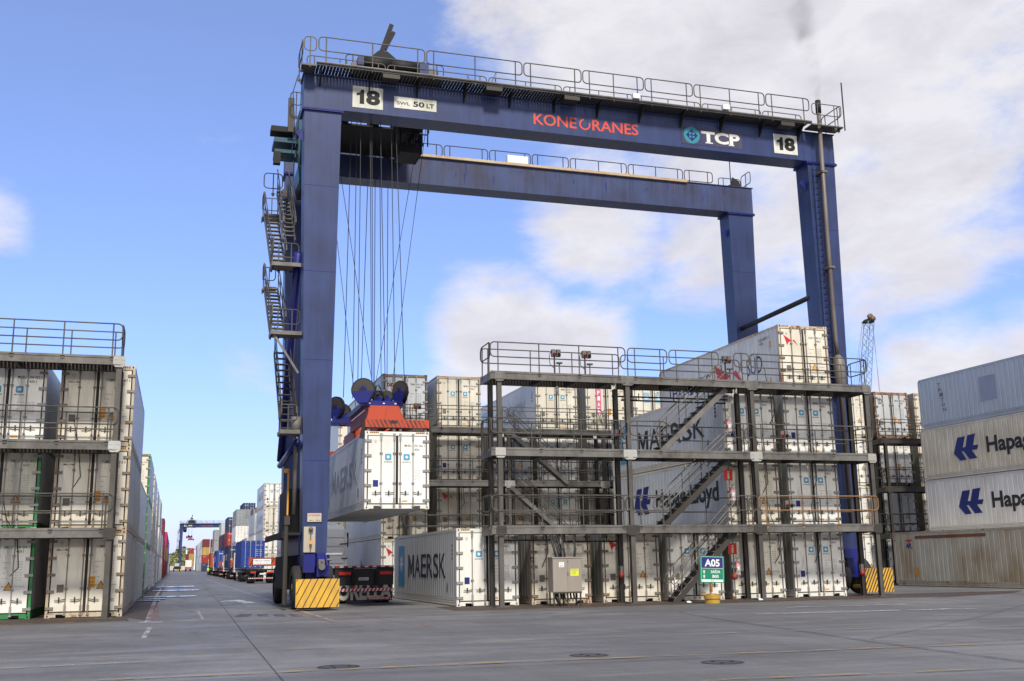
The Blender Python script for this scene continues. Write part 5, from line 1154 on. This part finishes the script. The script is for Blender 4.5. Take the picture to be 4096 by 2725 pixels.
strip('joint', [(-19.3, -4), (-16, -12), (-13.5, -18), (-11.6, -20.9), (-12.1, -24), (-12.6, -30)], .02, DK)
strip('joint', [(-9.8, -9.2), (-10.6, -13.5), (-11.3, -18.5), (-11.9, -21.9), (-12.3, -26.2)], .05, DK)
strip('joint', [(4, -9), (-4.5, -16), (-11.5, -21.2)], .025, DK)
strip('yellow_line', [(-40, -22.9), (-25.2, -22.55), (-19.3, -22.6), (-9.6, -23.25), (5, -24)], .18, WY)
strip('yellow_line', [(-20.6, -26.6), (-17.4, -26.4), (-13.4, -26.8), (-5, -27.5)], .12, WY)
strip('yellow_line', [(-40, -19), (-25, -18.1), (-17.8, -17.9), (-10.6, -18.4), (6, -19.5)], .07, WY)
strip('white_line', [(-14.5, -18.1), (-10.8, -18.4)], .06, WW); strip('white_line', [(-40, -20.4), (-27, -19.8), (-24.9, -19.6)], .07, WW)
strip('white_line', [(-8.5, -11.5), (-1.5, -12.2)], .5, WW); strip('white_line', [(-5.5, -8.2), (-1.0, -8.6)], .35, WW); strip('white_line', [(-5, -14.8), (6, -16)], .12, WW)
strip('yellow_line', [(-60, -4.4), (-26, -4.1)], .2, WY); strip('yellow_line', [(-15.5, -4.3), (-5, -4.1), (4, -3.9)], .16, WY)
strip('tyre_smear', [(-25.5, -12), (-22.5, -12.6), (-19.5, -11.8)], 2.6, SM)
strip('tyre_smear', [(-19.5, -5.5), (-17, -9), (-14.2, -9.5), (-13, -6)], 1.8, SM); strip('tyre_smear', [(-2, -4.5), (4, -4), (9, 0), (11, 8)], .5, SM); strip('tyre_smear', [(5, -6), (9, -3), (12, 4)], .5, SM)
strip('tyre_smear', [(-24.1, -2), (-24.2, 80)], .5, SM); strip('tyre_smear', [(-22, 0), (-22.1, 80)], .5, SM)
wet, _t, _p = new_mat('wet drain strip'); _p.inputs['Base Color'].default_value = (.05, .055, .065, 1); _p.inputs['Roughness'].default_value = .05
wl, _t, _p = new_mat('pale puddle reflection'); _p.inputs['Base Color'].default_value = (.26, .29, .34, 1); _p.inputs['Roughness'].default_value = .25  # sky reflection on the wet strips, put in as a pale blue colour
for y, xa, xb in ((20.0, -26.3, -25.0), (24.3, -26.2, -23.4), (41, -26, -22.9), (56.5, -26, -23.0), (17, -26.4, -25.2)):
    strip('drain_puddle', [(xa, y), (xb, y)], 3.4*(y/24)**1.2*.6, wet); strip('puddle_reflection', [(xa, y), (xa+(xb-xa)*.4, y+.05), (xb, y)], 1.9*(y/24)**1.2*.6, wl)
def manhole(x, y, r, lab):
    t = thing('manhole_cover', (x, y, 0), lab, 'manhole cover', 'round manhole covers')
    a = .006; g = G(); g.cyl((0, 0, -.05), (0, 0, a), r, 36); g.build('cover', paint('dark cast iron', (.075, .068, .08), .6, (.03, .03, .03), .5, metal=.3), t)
    g = Dec(lambda u, v: (u, v, a+.003)); g.ringd(0, 0, r*.86, r*.93, 36); g.build('rim', M['black'], t)
    for k in range(3): an = k*2.1; g = G(); g.box(r*.5*math.cos(an)-.03, r*.5*math.sin(an)-.015, a, r*.5*math.cos(an)+.03, r*.5*math.sin(an)+.015, a+.012); g.build('lift_slot', M['rubber'], t)
manhole(-22.05, -22.0, .345, 'dark round manhole cover at the left, nearest the lane')
manhole(-17.7, -21.9, .34, 'dark round manhole cover in the middle beside the yellow line')
manhole(-16.3, -24.1, .345, 'dark round manhole cover at the right, below the yellow line')

# ------------------------------------------------------------------ sign, cabinet, safety gear
t = thing('direction_sign', (-5.55, -3.25, 0), 'green and blue direction sign on a yellow pole in front of the stairs', 'sign')
g = G(); g.cyl((0, 0, 0), (0, 0, .17), .28, 24); g.cyl((0, 0, .17), (0, 0, .29), .31, 24); g.cyl((0, 0, .29), (0, 0, .35), .2, 20); b = g.build('base', M['yellowd'], t)
g = G()
for k in range(8): a = k*math.pi/4; g.cyl((.25*math.cos(a), .25*math.sin(a), .28), (.25*math.cos(a), .25*math.sin(a), .32), .025, 6)
g.build('bolt', M['gm'], b)
g = G(); g.cyl((0, .03, .4), (0, .03, 1.66), .045, 10); g.build('pole', M['yellow'], t, True)
g = G(); g.box(-.5, -.035, .74, .5, -.005, 1.72); bd = g.build('board', paint('sign green', (.012, .20, .11), .35, (.02, .15, .09), .2), t); bd.rotation_euler = (0, R(2), 0)
q = Dec(front(-.039)); q.rect(-.455, .775, .455, .86); q.rect(-.455, 1.26, .455, 1.27); q.rect(-.455, .775, -.447, 1.685); q.rect(.447, .775, .455, 1.685); q.rect(-.455, 1.677, .455, 1.685)
q.build('board_border', M['whitep'], bd)
q = Dec(front(-.039)).rect(-.445, 1.272, .445, 1.675); q.build('blue_field', paint('sign blue', (.012, .025, .16), .35), bd)
q = Dec(front(-.043)); q.text('A05', -.31, 1.33, .31, 1.60, .035, 5); q.text('SA\u00cdDA', -.06, 1.09, .33, 1.22, .025, 4); q.text('B05', -.0, .92, .26, 1.03, .03, 4)
for v in (1.07, .90): q.shape([(.32, 0), (.68, 0), (.68, .55), (1, .55), (.5, 1), (0, .55), (.32, .55)], -.4, v, -.28, v+.13)
q.build('lettering', paint('sign white', (.8, .8, .8), .4), bd)
q = Dec(front(-.043)); q.text('TCP', -.02, .80, .07, .835, .01, 2); q.disc(-.05, .818, .02); q.build('small_print', M['greenp'], bd)
t = thing('electrical_cabinet', (-11.45, -2.3, 0), 'taupe electrical cabinet with yellow warning label standing before the platform', 'cabinet')
g = G(); g.box(0, 0, .5, 1.12, .55, 1.72); g.box(-.03, -.04, 1.72, 1.15, .58, 1.76); body_ = g.build('body', M['cab'], t)
for a, b in ((.01, .555), (.565, 1.11)): g = G(); g.box(a, -.018, .52, b, -.001, 1.70); g.build('door', M['cab'], t)
g = G(); g.box(.57, -.035, 1.1, .59, -.018, 1.2); g.box(.58, -.035, 1.58, .6, -.018, 1.62); g.build('handle', M['black'], t)
q = Dec(front(-.022)).rect(.68, 1.08, 1.0, 1.33); q.build('warning_label', M['lime'], t); q = Dec(front(-.025)); q.text('INDUSTRIAL', .71, 1.27, .97, 1.305, .01, 1); [q.text('RISCO ELETRICO', .74, 1.22-.04*i, .9, 1.24-.04*i, 0, 1) for i in range(3)]; q.build('label_lettering', M['black'], t)
q = Dec(front(-.022)).rect(.24, 1.4, .44, 1.58); q.build('small_label', M['whitep'], t); q = Dec(front(-.025)); q.text('QD1', .26, 1.42, .42, 1.47, .01, 1); q.text('TCP', .27, 1.52, .4, 1.55, .01, 1); q.build('label_lettering', M['black'], t)
g = G()
for x in (.02, .55, 1.05): g.box(x, .02, 0, x+.05, .07, .5); g.box(x, .48, 0, x+.05, .53, .5)
g.box(0, .0, .46, 1.12, .06, .5); g.build('leg', M['galvd'], t)
for i in range(7): x = .14+i*.125; g = G(); g.tube([(x, .25, .5), (x+.01, .2, .3), (x+.05, .15, .16), (x+.10, .2, .3), (x+.11, .3, .5)], .02, 6); g.build('cable', M['black'], t, True)
g = G(); g.tube([(.1, .2, .5), (.2, .15, .3), (.3, .1, .02)], .06, 8); g.build('cable', M['black'], t, True)
for i, (x0, x1) in enumerate(((.25, .12), (.38, .22), (.48, .34), (.6, .55), (.95, 1.05))): g = G(); g.tube([(x0, .3, 1.75), ((x0+x1)/2+.02, .4, 2.1), (x1, .6, 2.62)], .032 if i else .045, 6); g.build('cable', M['black'], t, True)
def ext(x, y, z, lab, sign=True):
    t = thing('fire_extinguisher', (x, y, z), lab, 'fire extinguisher', 'fire extinguishers on the platform posts')
    g = G(); g.cyl((0, 0, .0), (0, 0, .48), .085, 14); g.blob((0, 0, .48), (.085, .085, .06), 12); g.build('cylinder', M['red'], t, True)
    g = G(); g.cyl((0, 0, .52), (0, 0, .6), .02, 8); g.bar((-.02, 0, .6), (.1, 0, .63), .02, .02); g.tube([(0, -.02, .57), (-.12, -.05, .45), (-.1, -.06, .1)], .014, 6); g.build('valve', M['black'], t)
    g = G(); n = 9; rr = random.Random(lab)
    for k in range(n+1):
        zz = -.1+k*.085; r0 = .125+.02*math.sin(k*1.9)-(.05 if k in (0, n) else 0)
        i0 = len(g.v)
        for j in range(12): a = j*math.pi/6; r1 = r0+rr.uniform(-.018, .018); g.v.append((r1*math.cos(a), r1*math.sin(a), zz))
        if k:
            for j in range(12): g.f.append((i0-12+j, i0-12+(j+1) % 12, i0+(j+1) % 12, i0+j))
    g.build('plastic_cover', plastic, t)
    g = Dec(front(-.087)).rect(-.05, .15, .05, .3); g.build('label', M['whitep'], t)
plastic, _t, _p = new_mat('wrinkled clear plastic'); _p.inputs['Base Color'].default_value = (.8, .8, .8, 1); _p.inputs['Alpha'].default_value = .28; _p.inputs['Roughness'].default_value = .15
ext(-2.98, -.62, 1.0, 'wrapped red fire extinguisher on the post of the ground level'); ext(-3.02, -.62, 3.95, 'wrapped red fire extinguisher on the post above the lowest deck'); ext(-3.02, -.62, 6.75, 'wrapped red fire extinguisher on the post above the middle deck')
def extsign(z, lab):
    t = thing('extinguisher_sign', (-3.12, -.54, z), lab, 'sign', 'red extinguisher signs')
    g = G(); g.box(-.19, -.012, 0, .19, .0, .44); g.build('plate', M['red'], t)
    q = Dec(front(-.016)); q.shape([(.3, 0), (.7, 0), (.7, .62), (.6, .75), (.6, .85), (.8, .85), (.8, .92), (.3, .92), (.25, .8), (.4, .8), (.4, .75), (.3, .62)], -.1, .05, .1, .4); q.build('pictogram', paint('luminous cream print', (.66, .70, .42), .5), t)
extsign(1.78, 'red sign with pale extinguisher symbol above the ground level'); extsign(4.75, 'red sign with pale extinguisher symbol above the lowest deck')
def sockets(root_lab, x, y, z, n=2, arm=True):
    t = thing('socket_box', (x, y, z), root_lab, 'power socket', 'reefer socket boxes')
    g = G(); g.box(-.07, -.03, -.9, -.02, .03, .1); g.build('stand', M['galvd'], t)
    for i in range(n):
        g = G(); g.box(-.16+.2*i, -.08, .05, -.0+.2*i, .08, .34); s = g.build('socket', M['gm'], t)
        g = G(); g.cyl((-.08+.2*i, -.09, .16), (-.08+.2*i, -.15, .12), .06, 10); g.build('plug', M['dred'] if (i+int(x*3)) % 2 else M['black'], s)
    g = G(); g.tube([(-.16, 0, .3), (-.26, 0, .1), (-.24, 0, -.25), (-.08, 0, -.4)], .014, 6); g.build('cable', M['black'], t)
    g = G(); g.cyl((.16, 0, -.22), (.16, 0, -.17), .13, 14); g.box(.14, -.02, -.9, .18, .02, -.2); g.build('cable_tray', M['galv'], t)
for x, y, z, lab in ((-10.5, -.5, 9.55, 'left socket box on the top deck railing'), (-9.2, -.5, 9.55, 'second socket box on the top deck railing'), (-2.9, -.5, 9.6, 'socket box on the top deck above the stairs, before the red bird'),
                     (-8.6, 13.9, 3.9, 'socket box beside the lower inner stair'), (-9.0, 13.9, 6.6, 'socket box on the middle inner deck'), (-7.9, -.5, 6.4, 'socket box on the middle deck near the second post'),
                     (-.4, -.5, 6.5, 'socket box on the middle deck before the gap at the right'), (-.4, -.5, 3.6, 'socket box behind the ochre railing'), (-13.0, 13.9, 9.4, 'socket box at the left end of the inner top deck'),
                     (-31.0, -.5, 3.6, 'socket box on the lowest deck at the left edge'), (-30.9, -.5, 6.4, 'socket box on the middle deck at the left edge')): sockets(lab, x, y, z)
for x, y, z, lab in ((-8.02, -.55, 1.15, 'red plug hanging on the inner post before the bird container'), (-3.1, -.5, 1.0, 'red plug hanging beside the lowest extinguisher'), (2.85, -.55, 1.05, 'red plug hanging on the right end post')):
    t = thing('hanging_plug', (x, y, z), lab, 'plug', 'plugs hanging on posts'); g = G(); g.cyl((0, -.08, .0), (-.05, -.12, -.2), .09, 12); g.build('plug_head', M['dred'], t, True); g = G(); g.box(-.05, -.08, -.02, .08, .04, .25); g.build('holder', M['gm'], t); g = G(); g.tube([(0, -.05, .25), (-.14, -.06, .15), (-.12, -.07, -.02), (0, -.05, .02)], .014, 6); g.build('cable', M['black'], t)
for i, (x0, x1, z) in enumerate(((-7.7, -3.0, 7.95), (-10.7, -8.1, 2.35), (-12.9, -10.8, 2.42), (-8.1, -2.9, 8.1))):
    g = G(); g.tube([(x0, -.42, z), (x1, -.42, z)], .035, 6)
    for k in range(3): x = x0+(x1-x0)*(k+.5)/3; g.tube([(x, -.42, z), (x, -.42, z+.3)], .02, 5)
    g.build('conduit', M['dark'], main)
for x in (-10.6, -5.2, .4):
    for z in (2.55, 5.45, 8.35):
        g = G(); g.cyl((x, -.9, z), (x, -.9, z-.12), .05, 8); g.blob((x, -.9, z-.2), (.07, .07, .12), 8); g.build('bulkhead_lamp', M['galvl'], main)
rc = random.Random(21)
for x, y, z in ((-13.4, 13.95, 8.55), (-10.9, 13.95, 5.79), (-9.3, 13.95, 2.9), (-1.2, -.35, 2.9), (.8, -.35, 2.9), (-1.3, -.35, 5.79), (.9, -.35, 5.79), (-1.0, -.35, 8.69), (-11.2, -.35, 2.9), (-31.5, -.35, 5.79), (-30.2, -.35, 2.9), (-28.2, -.35, 5.79)):
    g = G(); a = rc.uniform(.2, .5); g.tube([(x, y, z+.9), (x+.12, y+.1, z+.35), (x+a, y+.2, z-.15), (x+a+.1, y+.3, z-.9-rc.random()*.5), (x+a-.15, y+.32, z-1.5)], .018, 5)
    g.build('reefer_cable', M['black'], None, label='black power cable drooping from a deck, %s' % ('near the left end of the inner top deck', 'from the inner middle deck', 'from the inner lowest deck', 'before the gap right of the extinguishers, lowest deck', 'behind the ochre railing', 'middle deck before the gap', 'middle deck, right bay', 'top deck, right bay', 'above the cabinet', 'left platform, middle deck at the edge', 'left platform, lowest deck', 'left platform, middle deck near the corner')[[-13.4, -10.9, -9.3, -1.2, .8, -1.3, .9, -1.0, -11.2, -31.5, -30.2, -28.2].index(x)], cat='cable', group='cables drooping from the platforms')
# litter near the stair foot
for x, y, w_ in ((-6.2, -2.5, 'the stair foot'), (-2.85, -1.95, 'the lowest fire extinguisher')): g = G(); g.prism([(x, y, 0.01), (x+.2, y+.05, 0.01), (x+.16, y+.15, .05), (x+.02, y+.12, .04)], (0, 0, .03)); g.build('litter', M['whitep'], None, label='small scrap of white litter on the ground at '+w_, cat='litter', group='scraps of litter')

# ------------------------------------------------------------------ workers
def worker(x, y, lab, rz=0.0):
    t = thing('person', (x, y, 0), lab, 'person', 'yard workers', rz)
    me = bpy.data.meshes.new('body')
    V = [(0, 0, .95), (0, 0, 1.2), (0, 0, 1.42), (0, 0, 1.52), (0, -.01, 1.66), (-.19, 0, 1.42), (-.24, .02, 1.15), (-.22, -.12, .92), (.19, 0, 1.42), (.26, .0, 1.15), (.25, -.1, .92), (-.1, 0, .88), (-.11, -.02, .48), (-.12, .02, .08), (-.12, -.13, .04), (.1, 0, .88), (.12, .0, .48), (.13, .04, .08), (.13, -.11, .04), (-.22, -.18, .85), (.25, -.16, .85)]
    E_ = [(0, 1), (1, 2), (2, 3), (3, 4), (2, 5), (5, 6), (6, 7), (2, 8), (8, 9), (9, 10), (0, 11), (11, 12), (12, 13), (13, 14), (0, 15), (15, 16), (16, 17), (17, 18), (7, 19), (10, 20)]
    rad = [.15, .15, .14, .055, .1, .07, .05, .04, .07, .05, .04, .095, .065, .05, .04, .095, .065, .05, .04, .04, .04]
    me.from_pydata(V, E_, []); o = bpy.data.objects.new('body', me); COL.objects.link(o)
    sk = o.modifiers.new('skin', 'SKIN')
    for i, r in enumerate(rad): me.skin_vertices[0].data[i].radius = (r, r*.8)
    me.skin_vertices[0].data[0].use_root = True
    o.modifiers.new('sub', 'SUBSURF').levels = 1; o.modifiers['sub'].render_levels = 1
    dg = bpy.context.evaluated_depsgraph_get(); m2 = bpy.data.meshes.new_from_object(o.evaluated_get(dg)); bpy.data.objects.remove(o)
    m2.materials.clear(); m2.materials.append(M['cloth']); m2.materials.append(M['skin']); m2.materials.append(M['hiv'])
    for p in m2.polygons:
        z = p.center.z; p.material_index = 1 if z > 1.5 or (z < .9 and abs(p.center.x) > .19) else 0
    link('body', m2, t)
    g = G()
    for k, (z, rx, ry) in enumerate(((.86, .2, .16), (1.1, .21, .17), (1.35, .23, .16), (1.46, .16, .11))):
        i0 = len(g.v)
        for j in range(14): a = j*math.pi/7; g.v.append((rx*math.cos(a), ry*math.sin(a), z))
        if k:
            for j in range(14): g.f.append((i0-14+j, i0-14+(j+1) % 14, i0+(j+1) % 14, i0+j))
    g.build('vest', M['hiv'], t, True)
    g = G(); g.blob((0, 0, 1.7), (.13, .15, .1), 12); g.cyl((0, -.03, 1.68), (0, -.03, 1.695), .17, 14); g.build('helmet', M['whitep'], t, True)
worker(-15.5, 63.4, 'worker in hi-vis vest and white helmet standing behind the first trailer, beside the crane wheels', .3)
worker(-18.7, 168.0, 'small worker in hi-vis vest standing beside the fourth queuing truck', -.5)

# ------------------------------------------------------------------ far harbour crane boom, right background
t = thing('harbour_crane', (120.0, 160, 0), 'distant pale blue lattice boom with a pulley head rising behind the stacks', 'crane')
lb = paint('pale blue lattice', (.16, .30, .42), .5)
A = Vector((-3.0, 0, 22)); B_ = Vector((2.4, 0, 53.3)); D = (B_-A).normalized(); S1 = Vector((0, 1, 0)); S2 = D.cross(S1)
cs = [S1*.9+S2*.9, S1*.9-S2*.9, S1*-.9-S2*.9, S1*-.9+S2*.9]
for c_ in cs: g = G(); g.tube([A+c_*1.25, B_+c_*.85], .09, 5); g.build('chord', lb, t)
g = G(); n = 26; Lb = (B_-A).length
for i in range(n):
    f0, f1 = i/n, (i+1)/n; k0, k1 = 1.25-.4*f0, 1.25-.4*f1
    for j in range(4):
        a, b = cs[j], cs[(j+1) % 4]
        if i % 2: a, b = b, a
        g.bar(A+D*Lb*f0+a*k0, A+D*Lb*f1+b*k1, .08, .08)
g.build('lacing', lb, t)
g = G(); g.prism([B_+Vector((a_*.62, -.7, c_*.62)) for a_, c_ in ((-1.9, -.4), (1.5, -.2), (1.5, .5), (-.2, .6), (-1.2, 1.1), (-1.8, .6), (-2.6, -.2))], (0, 1.4, 0)); g.build('boom_head', M['dark'], t)
g = G(); g.cyl(B_+Vector((-.1, -.9, 1.15)), B_+Vector((-.1, -.5, 1.15)), .68, 18); g.cyl(B_+Vector((.5, -1.1, .7)), B_+Vector((.5, -.6, .7)), .55, 16); g.build('sheave', paint('rusty sheave', (.14, .08, .04), .6, rust=.4), t, True)
g = G(); g.box(-6, -4, 0, 6, 4, 22); g.build('tower_base', lb, t)
g = G()
for x0, x1 in ((-1.7, -6), (-1.4, -4.4), (.8, 4.2), (1.0, 3.6), (-1.8, -7.5)): g.tube([B_+Vector((x0, 0, 0)), Vector((x1, 0, 20))], .035, 4)
g.build('stay_cable', M['gm'], t)

# ------------------------------------------------------------------ hill, light poles and wall at the end of the lane
rnd = random.Random(11)
def hill_h(x): 
    return 10+8*math.exp(-((x+14)/13)**2)+1.0*math.sin(x*.15)
g = G(); xs_ = [-260+i*10 for i in range(60)]
HY_ = 1150
for j, (dy, k) in enumerate(((0, 0.0), (60, .62), (130, 1.0), (300, .6))):
    for x in xs_: g.v.append((x, HY_+dy, k*hill_h(x)*1.1))
for j in range(3):
    for i in range(len(xs_)-1): a = j*len(xs_)+i; g.f.append((a, a+1, a+1+len(xs_), a+len(xs_)))
g.build('hill', paint('hill soil', (.05, .06, .03), .9), kind='structure')
def leafmat(n, c, c2):
    m, t, p = new_mat(n); L = t.links.new; nn = t.nodes.new; c_ = nn('ShaderNodeTexCoord'); a = nn('ShaderNodeTexNoise'); a.inputs['Scale'].default_value = .12; a.inputs['Detail'].default_value = 4; L(c_.outputs['Object'], a.inputs[0])
    k = nn('ShaderNodeMapRange'); k.inputs[1].default_value = .38; k.inputs[2].default_value = .62; L(a.outputs['Fac'], k.inputs[0])
    x = nn('ShaderNodeMix'); x.data_type = 'RGBA'; L(k.outputs[0], x.inputs[0]); x.inputs[6].default_value = (*c, 1); x.inputs[7].default_value = (*c2, 1); L(x.outputs[2], p.inputs['Base Color']); p.inputs['Roughness'].default_value = .8
    return m
lm = leafmat('far foliage', (.10, .125, .035), (.24, .24, .08))
g = G()
for i in range(5200):
    x = rnd.uniform(-150, 190); y = rnd.uniform(0, 128); f = (.62*y/60 if y < 60 else .62+.38*(y-60)/70); z = f*hill_h(x)*1.15+rnd.uniform(0, 3)
    for k in range(3):
        c = Vector((x+rnd.uniform(-3, 3), HY_+y+rnd.uniform(-3, 3), z+rnd.uniform(-1, 1))); s = rnd.uniform(.6, 1.6)
        a = Vector((rnd.gauss(0, 1), rnd.gauss(0, 1), rnd.gauss(0, .6))).normalized()*s; b = a.cross(Vector((rnd.gauss(0, 1), rnd.gauss(0, 1), rnd.gauss(0, 1)))).normalized()*s
        g.poly([c-a, c+b, c+a, c-b])
g.build('hillside_wood', lm, kind='stuff', label='green wooded hillside beyond the end of the lane', cat='wood')
def tree(x, y, z, h, lab):
    t = thing('tree', (x, y, z), lab, 'tree', 'trees standing out on the hill')
    g = G(); g.tube([(0, 0, -6), (.3, 0, h*.45), (.1, 0, h*.7)], [.6, .4, .25], 7)
    for k in range(6): a = k*1.05; g.tube([(.2, 0, h*.5), (h*.22*math.cos(a), h*.22*math.sin(a), h*.82)], [.25, .1], 5)
    g.build('trunk', paint('bark', (.08, .06, .04), .9), t)
    g = G()
    for i in range(420):
        a = rnd.uniform(0, 6.3); rr = h*.42*math.sqrt(rnd.random()); c = Vector((rr*math.cos(a), rr*math.sin(a), h*.78+rnd.uniform(0, h*.2)*(1-(rr/(h*.42))**2)+rnd.uniform(-.6, .6))); s = rnd.uniform(.3, .7)
        u = Vector((rnd.gauss(0, 1), rnd.gauss(0, 1), rnd.gauss(0, .5))).normalized()*s; v = u.cross(Vector((rnd.gauss(0, 1), rnd.gauss(0, 1), rnd.gauss(0, 1)))).normalized()*s
        g.poly([c-u, c+v, c+u, c-v])
    g.build('crown', lm, t)
for x, dy, h, lab in ((-22, 125, 5, 'flat topped tree on the hill left of the distant crane leg'), (-15, 128, 6, 'flat topped tree right of the distant crane leg'), (-9, 126, 5.5, 'rightmost flat topped tree on the hill')):
    tree(x, HY_+dy, hill_h(x)*1.12, h, lab)
g = G(); g.box(-160, 700, 0, 120, 701, 2.6); g.build('yard_wall', paint('pale wall', (.55, .50, .40), .7), None, label='low pale wall closing the far end of the lane', cat='wall')
for i, (x, y, h) in enumerate(((-18, 640, 12), (-13.0, 640, 12))):
    t = thing('light_pole', (x, y, 0), ('left', 'right')[i]+' pale light pole at the end of the lane', 'light pole', 'pale light poles'); g = G(); g.tube([(0, 0, 0), (0, 0, h)], [.6, .45], 8); g.build('pole', M['whitep'], t); g = G(); g.box(-1, -.3, h, 1, .3, h+.4); g.build('lamp_head', M['gm'], t)

# ------------------------------------------------------------------ exhaust smoke
g = G(); pts = []; rs = []
for i in range(9): f = i/8; pts.append((3.35-1.5*f*f-.6*f, .62, 22.65+9.5*f)); rs.append(.14+1.5*f**.75)
g.tube(pts, rs, 14)
m = bpy.data.materials.new('diesel smoke'); m.use_nodes = True; t = m.node_tree; t.nodes.clear(); o = t.nodes.new('ShaderNodeOutputMaterial'); v = t.nodes.new('ShaderNodeVolumePrincipled')
v.inputs['Color'].default_value = (.25, .22, .22, 1); c = t.nodes.new('ShaderNodeTexCoord'); a = t.nodes.new('ShaderNodeTexNoise'); a.inputs['Scale'].default_value = .8; a.inputs['Detail'].default_value = 4; a.inputs['Distortion'].default_value = .6; t.links.new(c.outputs['Object'], a.inputs[0])
k = t.nodes.new('ShaderNodeMapRange'); k.inputs[1].default_value = .42; k.inputs[2].default_value = .72; k.inputs[4].default_value = 1.0; t.links.new(a.outputs['Fac'], k.inputs[0])
sx = t.nodes.new('ShaderNodeSeparateXYZ'); t.links.new(c.outputs['Object'], sx.inputs[0]); h = t.nodes.new('ShaderNodeMapRange'); h.inputs[1].default_value = 22.6; h.inputs[2].default_value = 32; h.inputs[3].default_value = .75; h.inputs[4].default_value = .07; t.links.new(sx.outputs[2], h.inputs[0])
def _m(op, a_, b_=None):
    q_ = t.nodes.new('ShaderNodeMath'); q_.operation = op
    for i_, v_ in enumerate((a_, b_)):
        if v_ is None: continue
        if isinstance(v_, (int, float)): q_.inputs[i_].default_value = v_
        else: t.links.new(v_, q_.inputs[i_])
    return q_.outputs[0]
f_ = _m('MAXIMUM', _m('DIVIDE', _m('SUBTRACT', sx.outputs[2], 22.65), 9.5), .0)
ax_ = _m('SUBTRACT', 3.35, _m('ADD', _m('MULTIPLY', f_, .6), _m('MULTIPLY', _m('MULTIPLY', f_, f_), 1.5)))
dx_ = _m('SUBTRACT', sx.outputs[0], ax_); dy_ = _m('SUBTRACT', sx.outputs[1], .62)
rr_ = _m('DIVIDE', _m('SQRT', _m('ADD', _m('MULTIPLY', dx_, dx_), _m('MULTIPLY', dy_, dy_))), _m('ADD', .14, _m('MULTIPLY', _m('POWER', f_, .75), 1.5)))
fo = t.nodes.new('ShaderNodeMapRange'); fo.interpolation_type = 'SMOOTHSTEP'; fo.inputs[1].default_value = .15; fo.inputs[2].default_value = .95; fo.inputs[3].default_value = 1.5; fo.inputs[4].default_value = 0; t.links.new(rr_, fo.inputs[0])
kk = _m('MULTIPLY', k.outputs[0], fo.outputs[0])
mm = t.nodes.new('ShaderNodeMath'); mm.operation = 'MULTIPLY'; t.links.new(kk, mm.inputs[0]); t.links.new(h.outputs[0], mm.inputs[1]); t.links.new(mm.outputs[0], v.inputs['Density']); t.links.new(v.outputs[0], o.inputs['Volume'])
g.build('exhaust_smoke', m, None, True, kind='stuff', label='faint dark smoke rising from the exhaust pipe of the crane', cat='smoke')
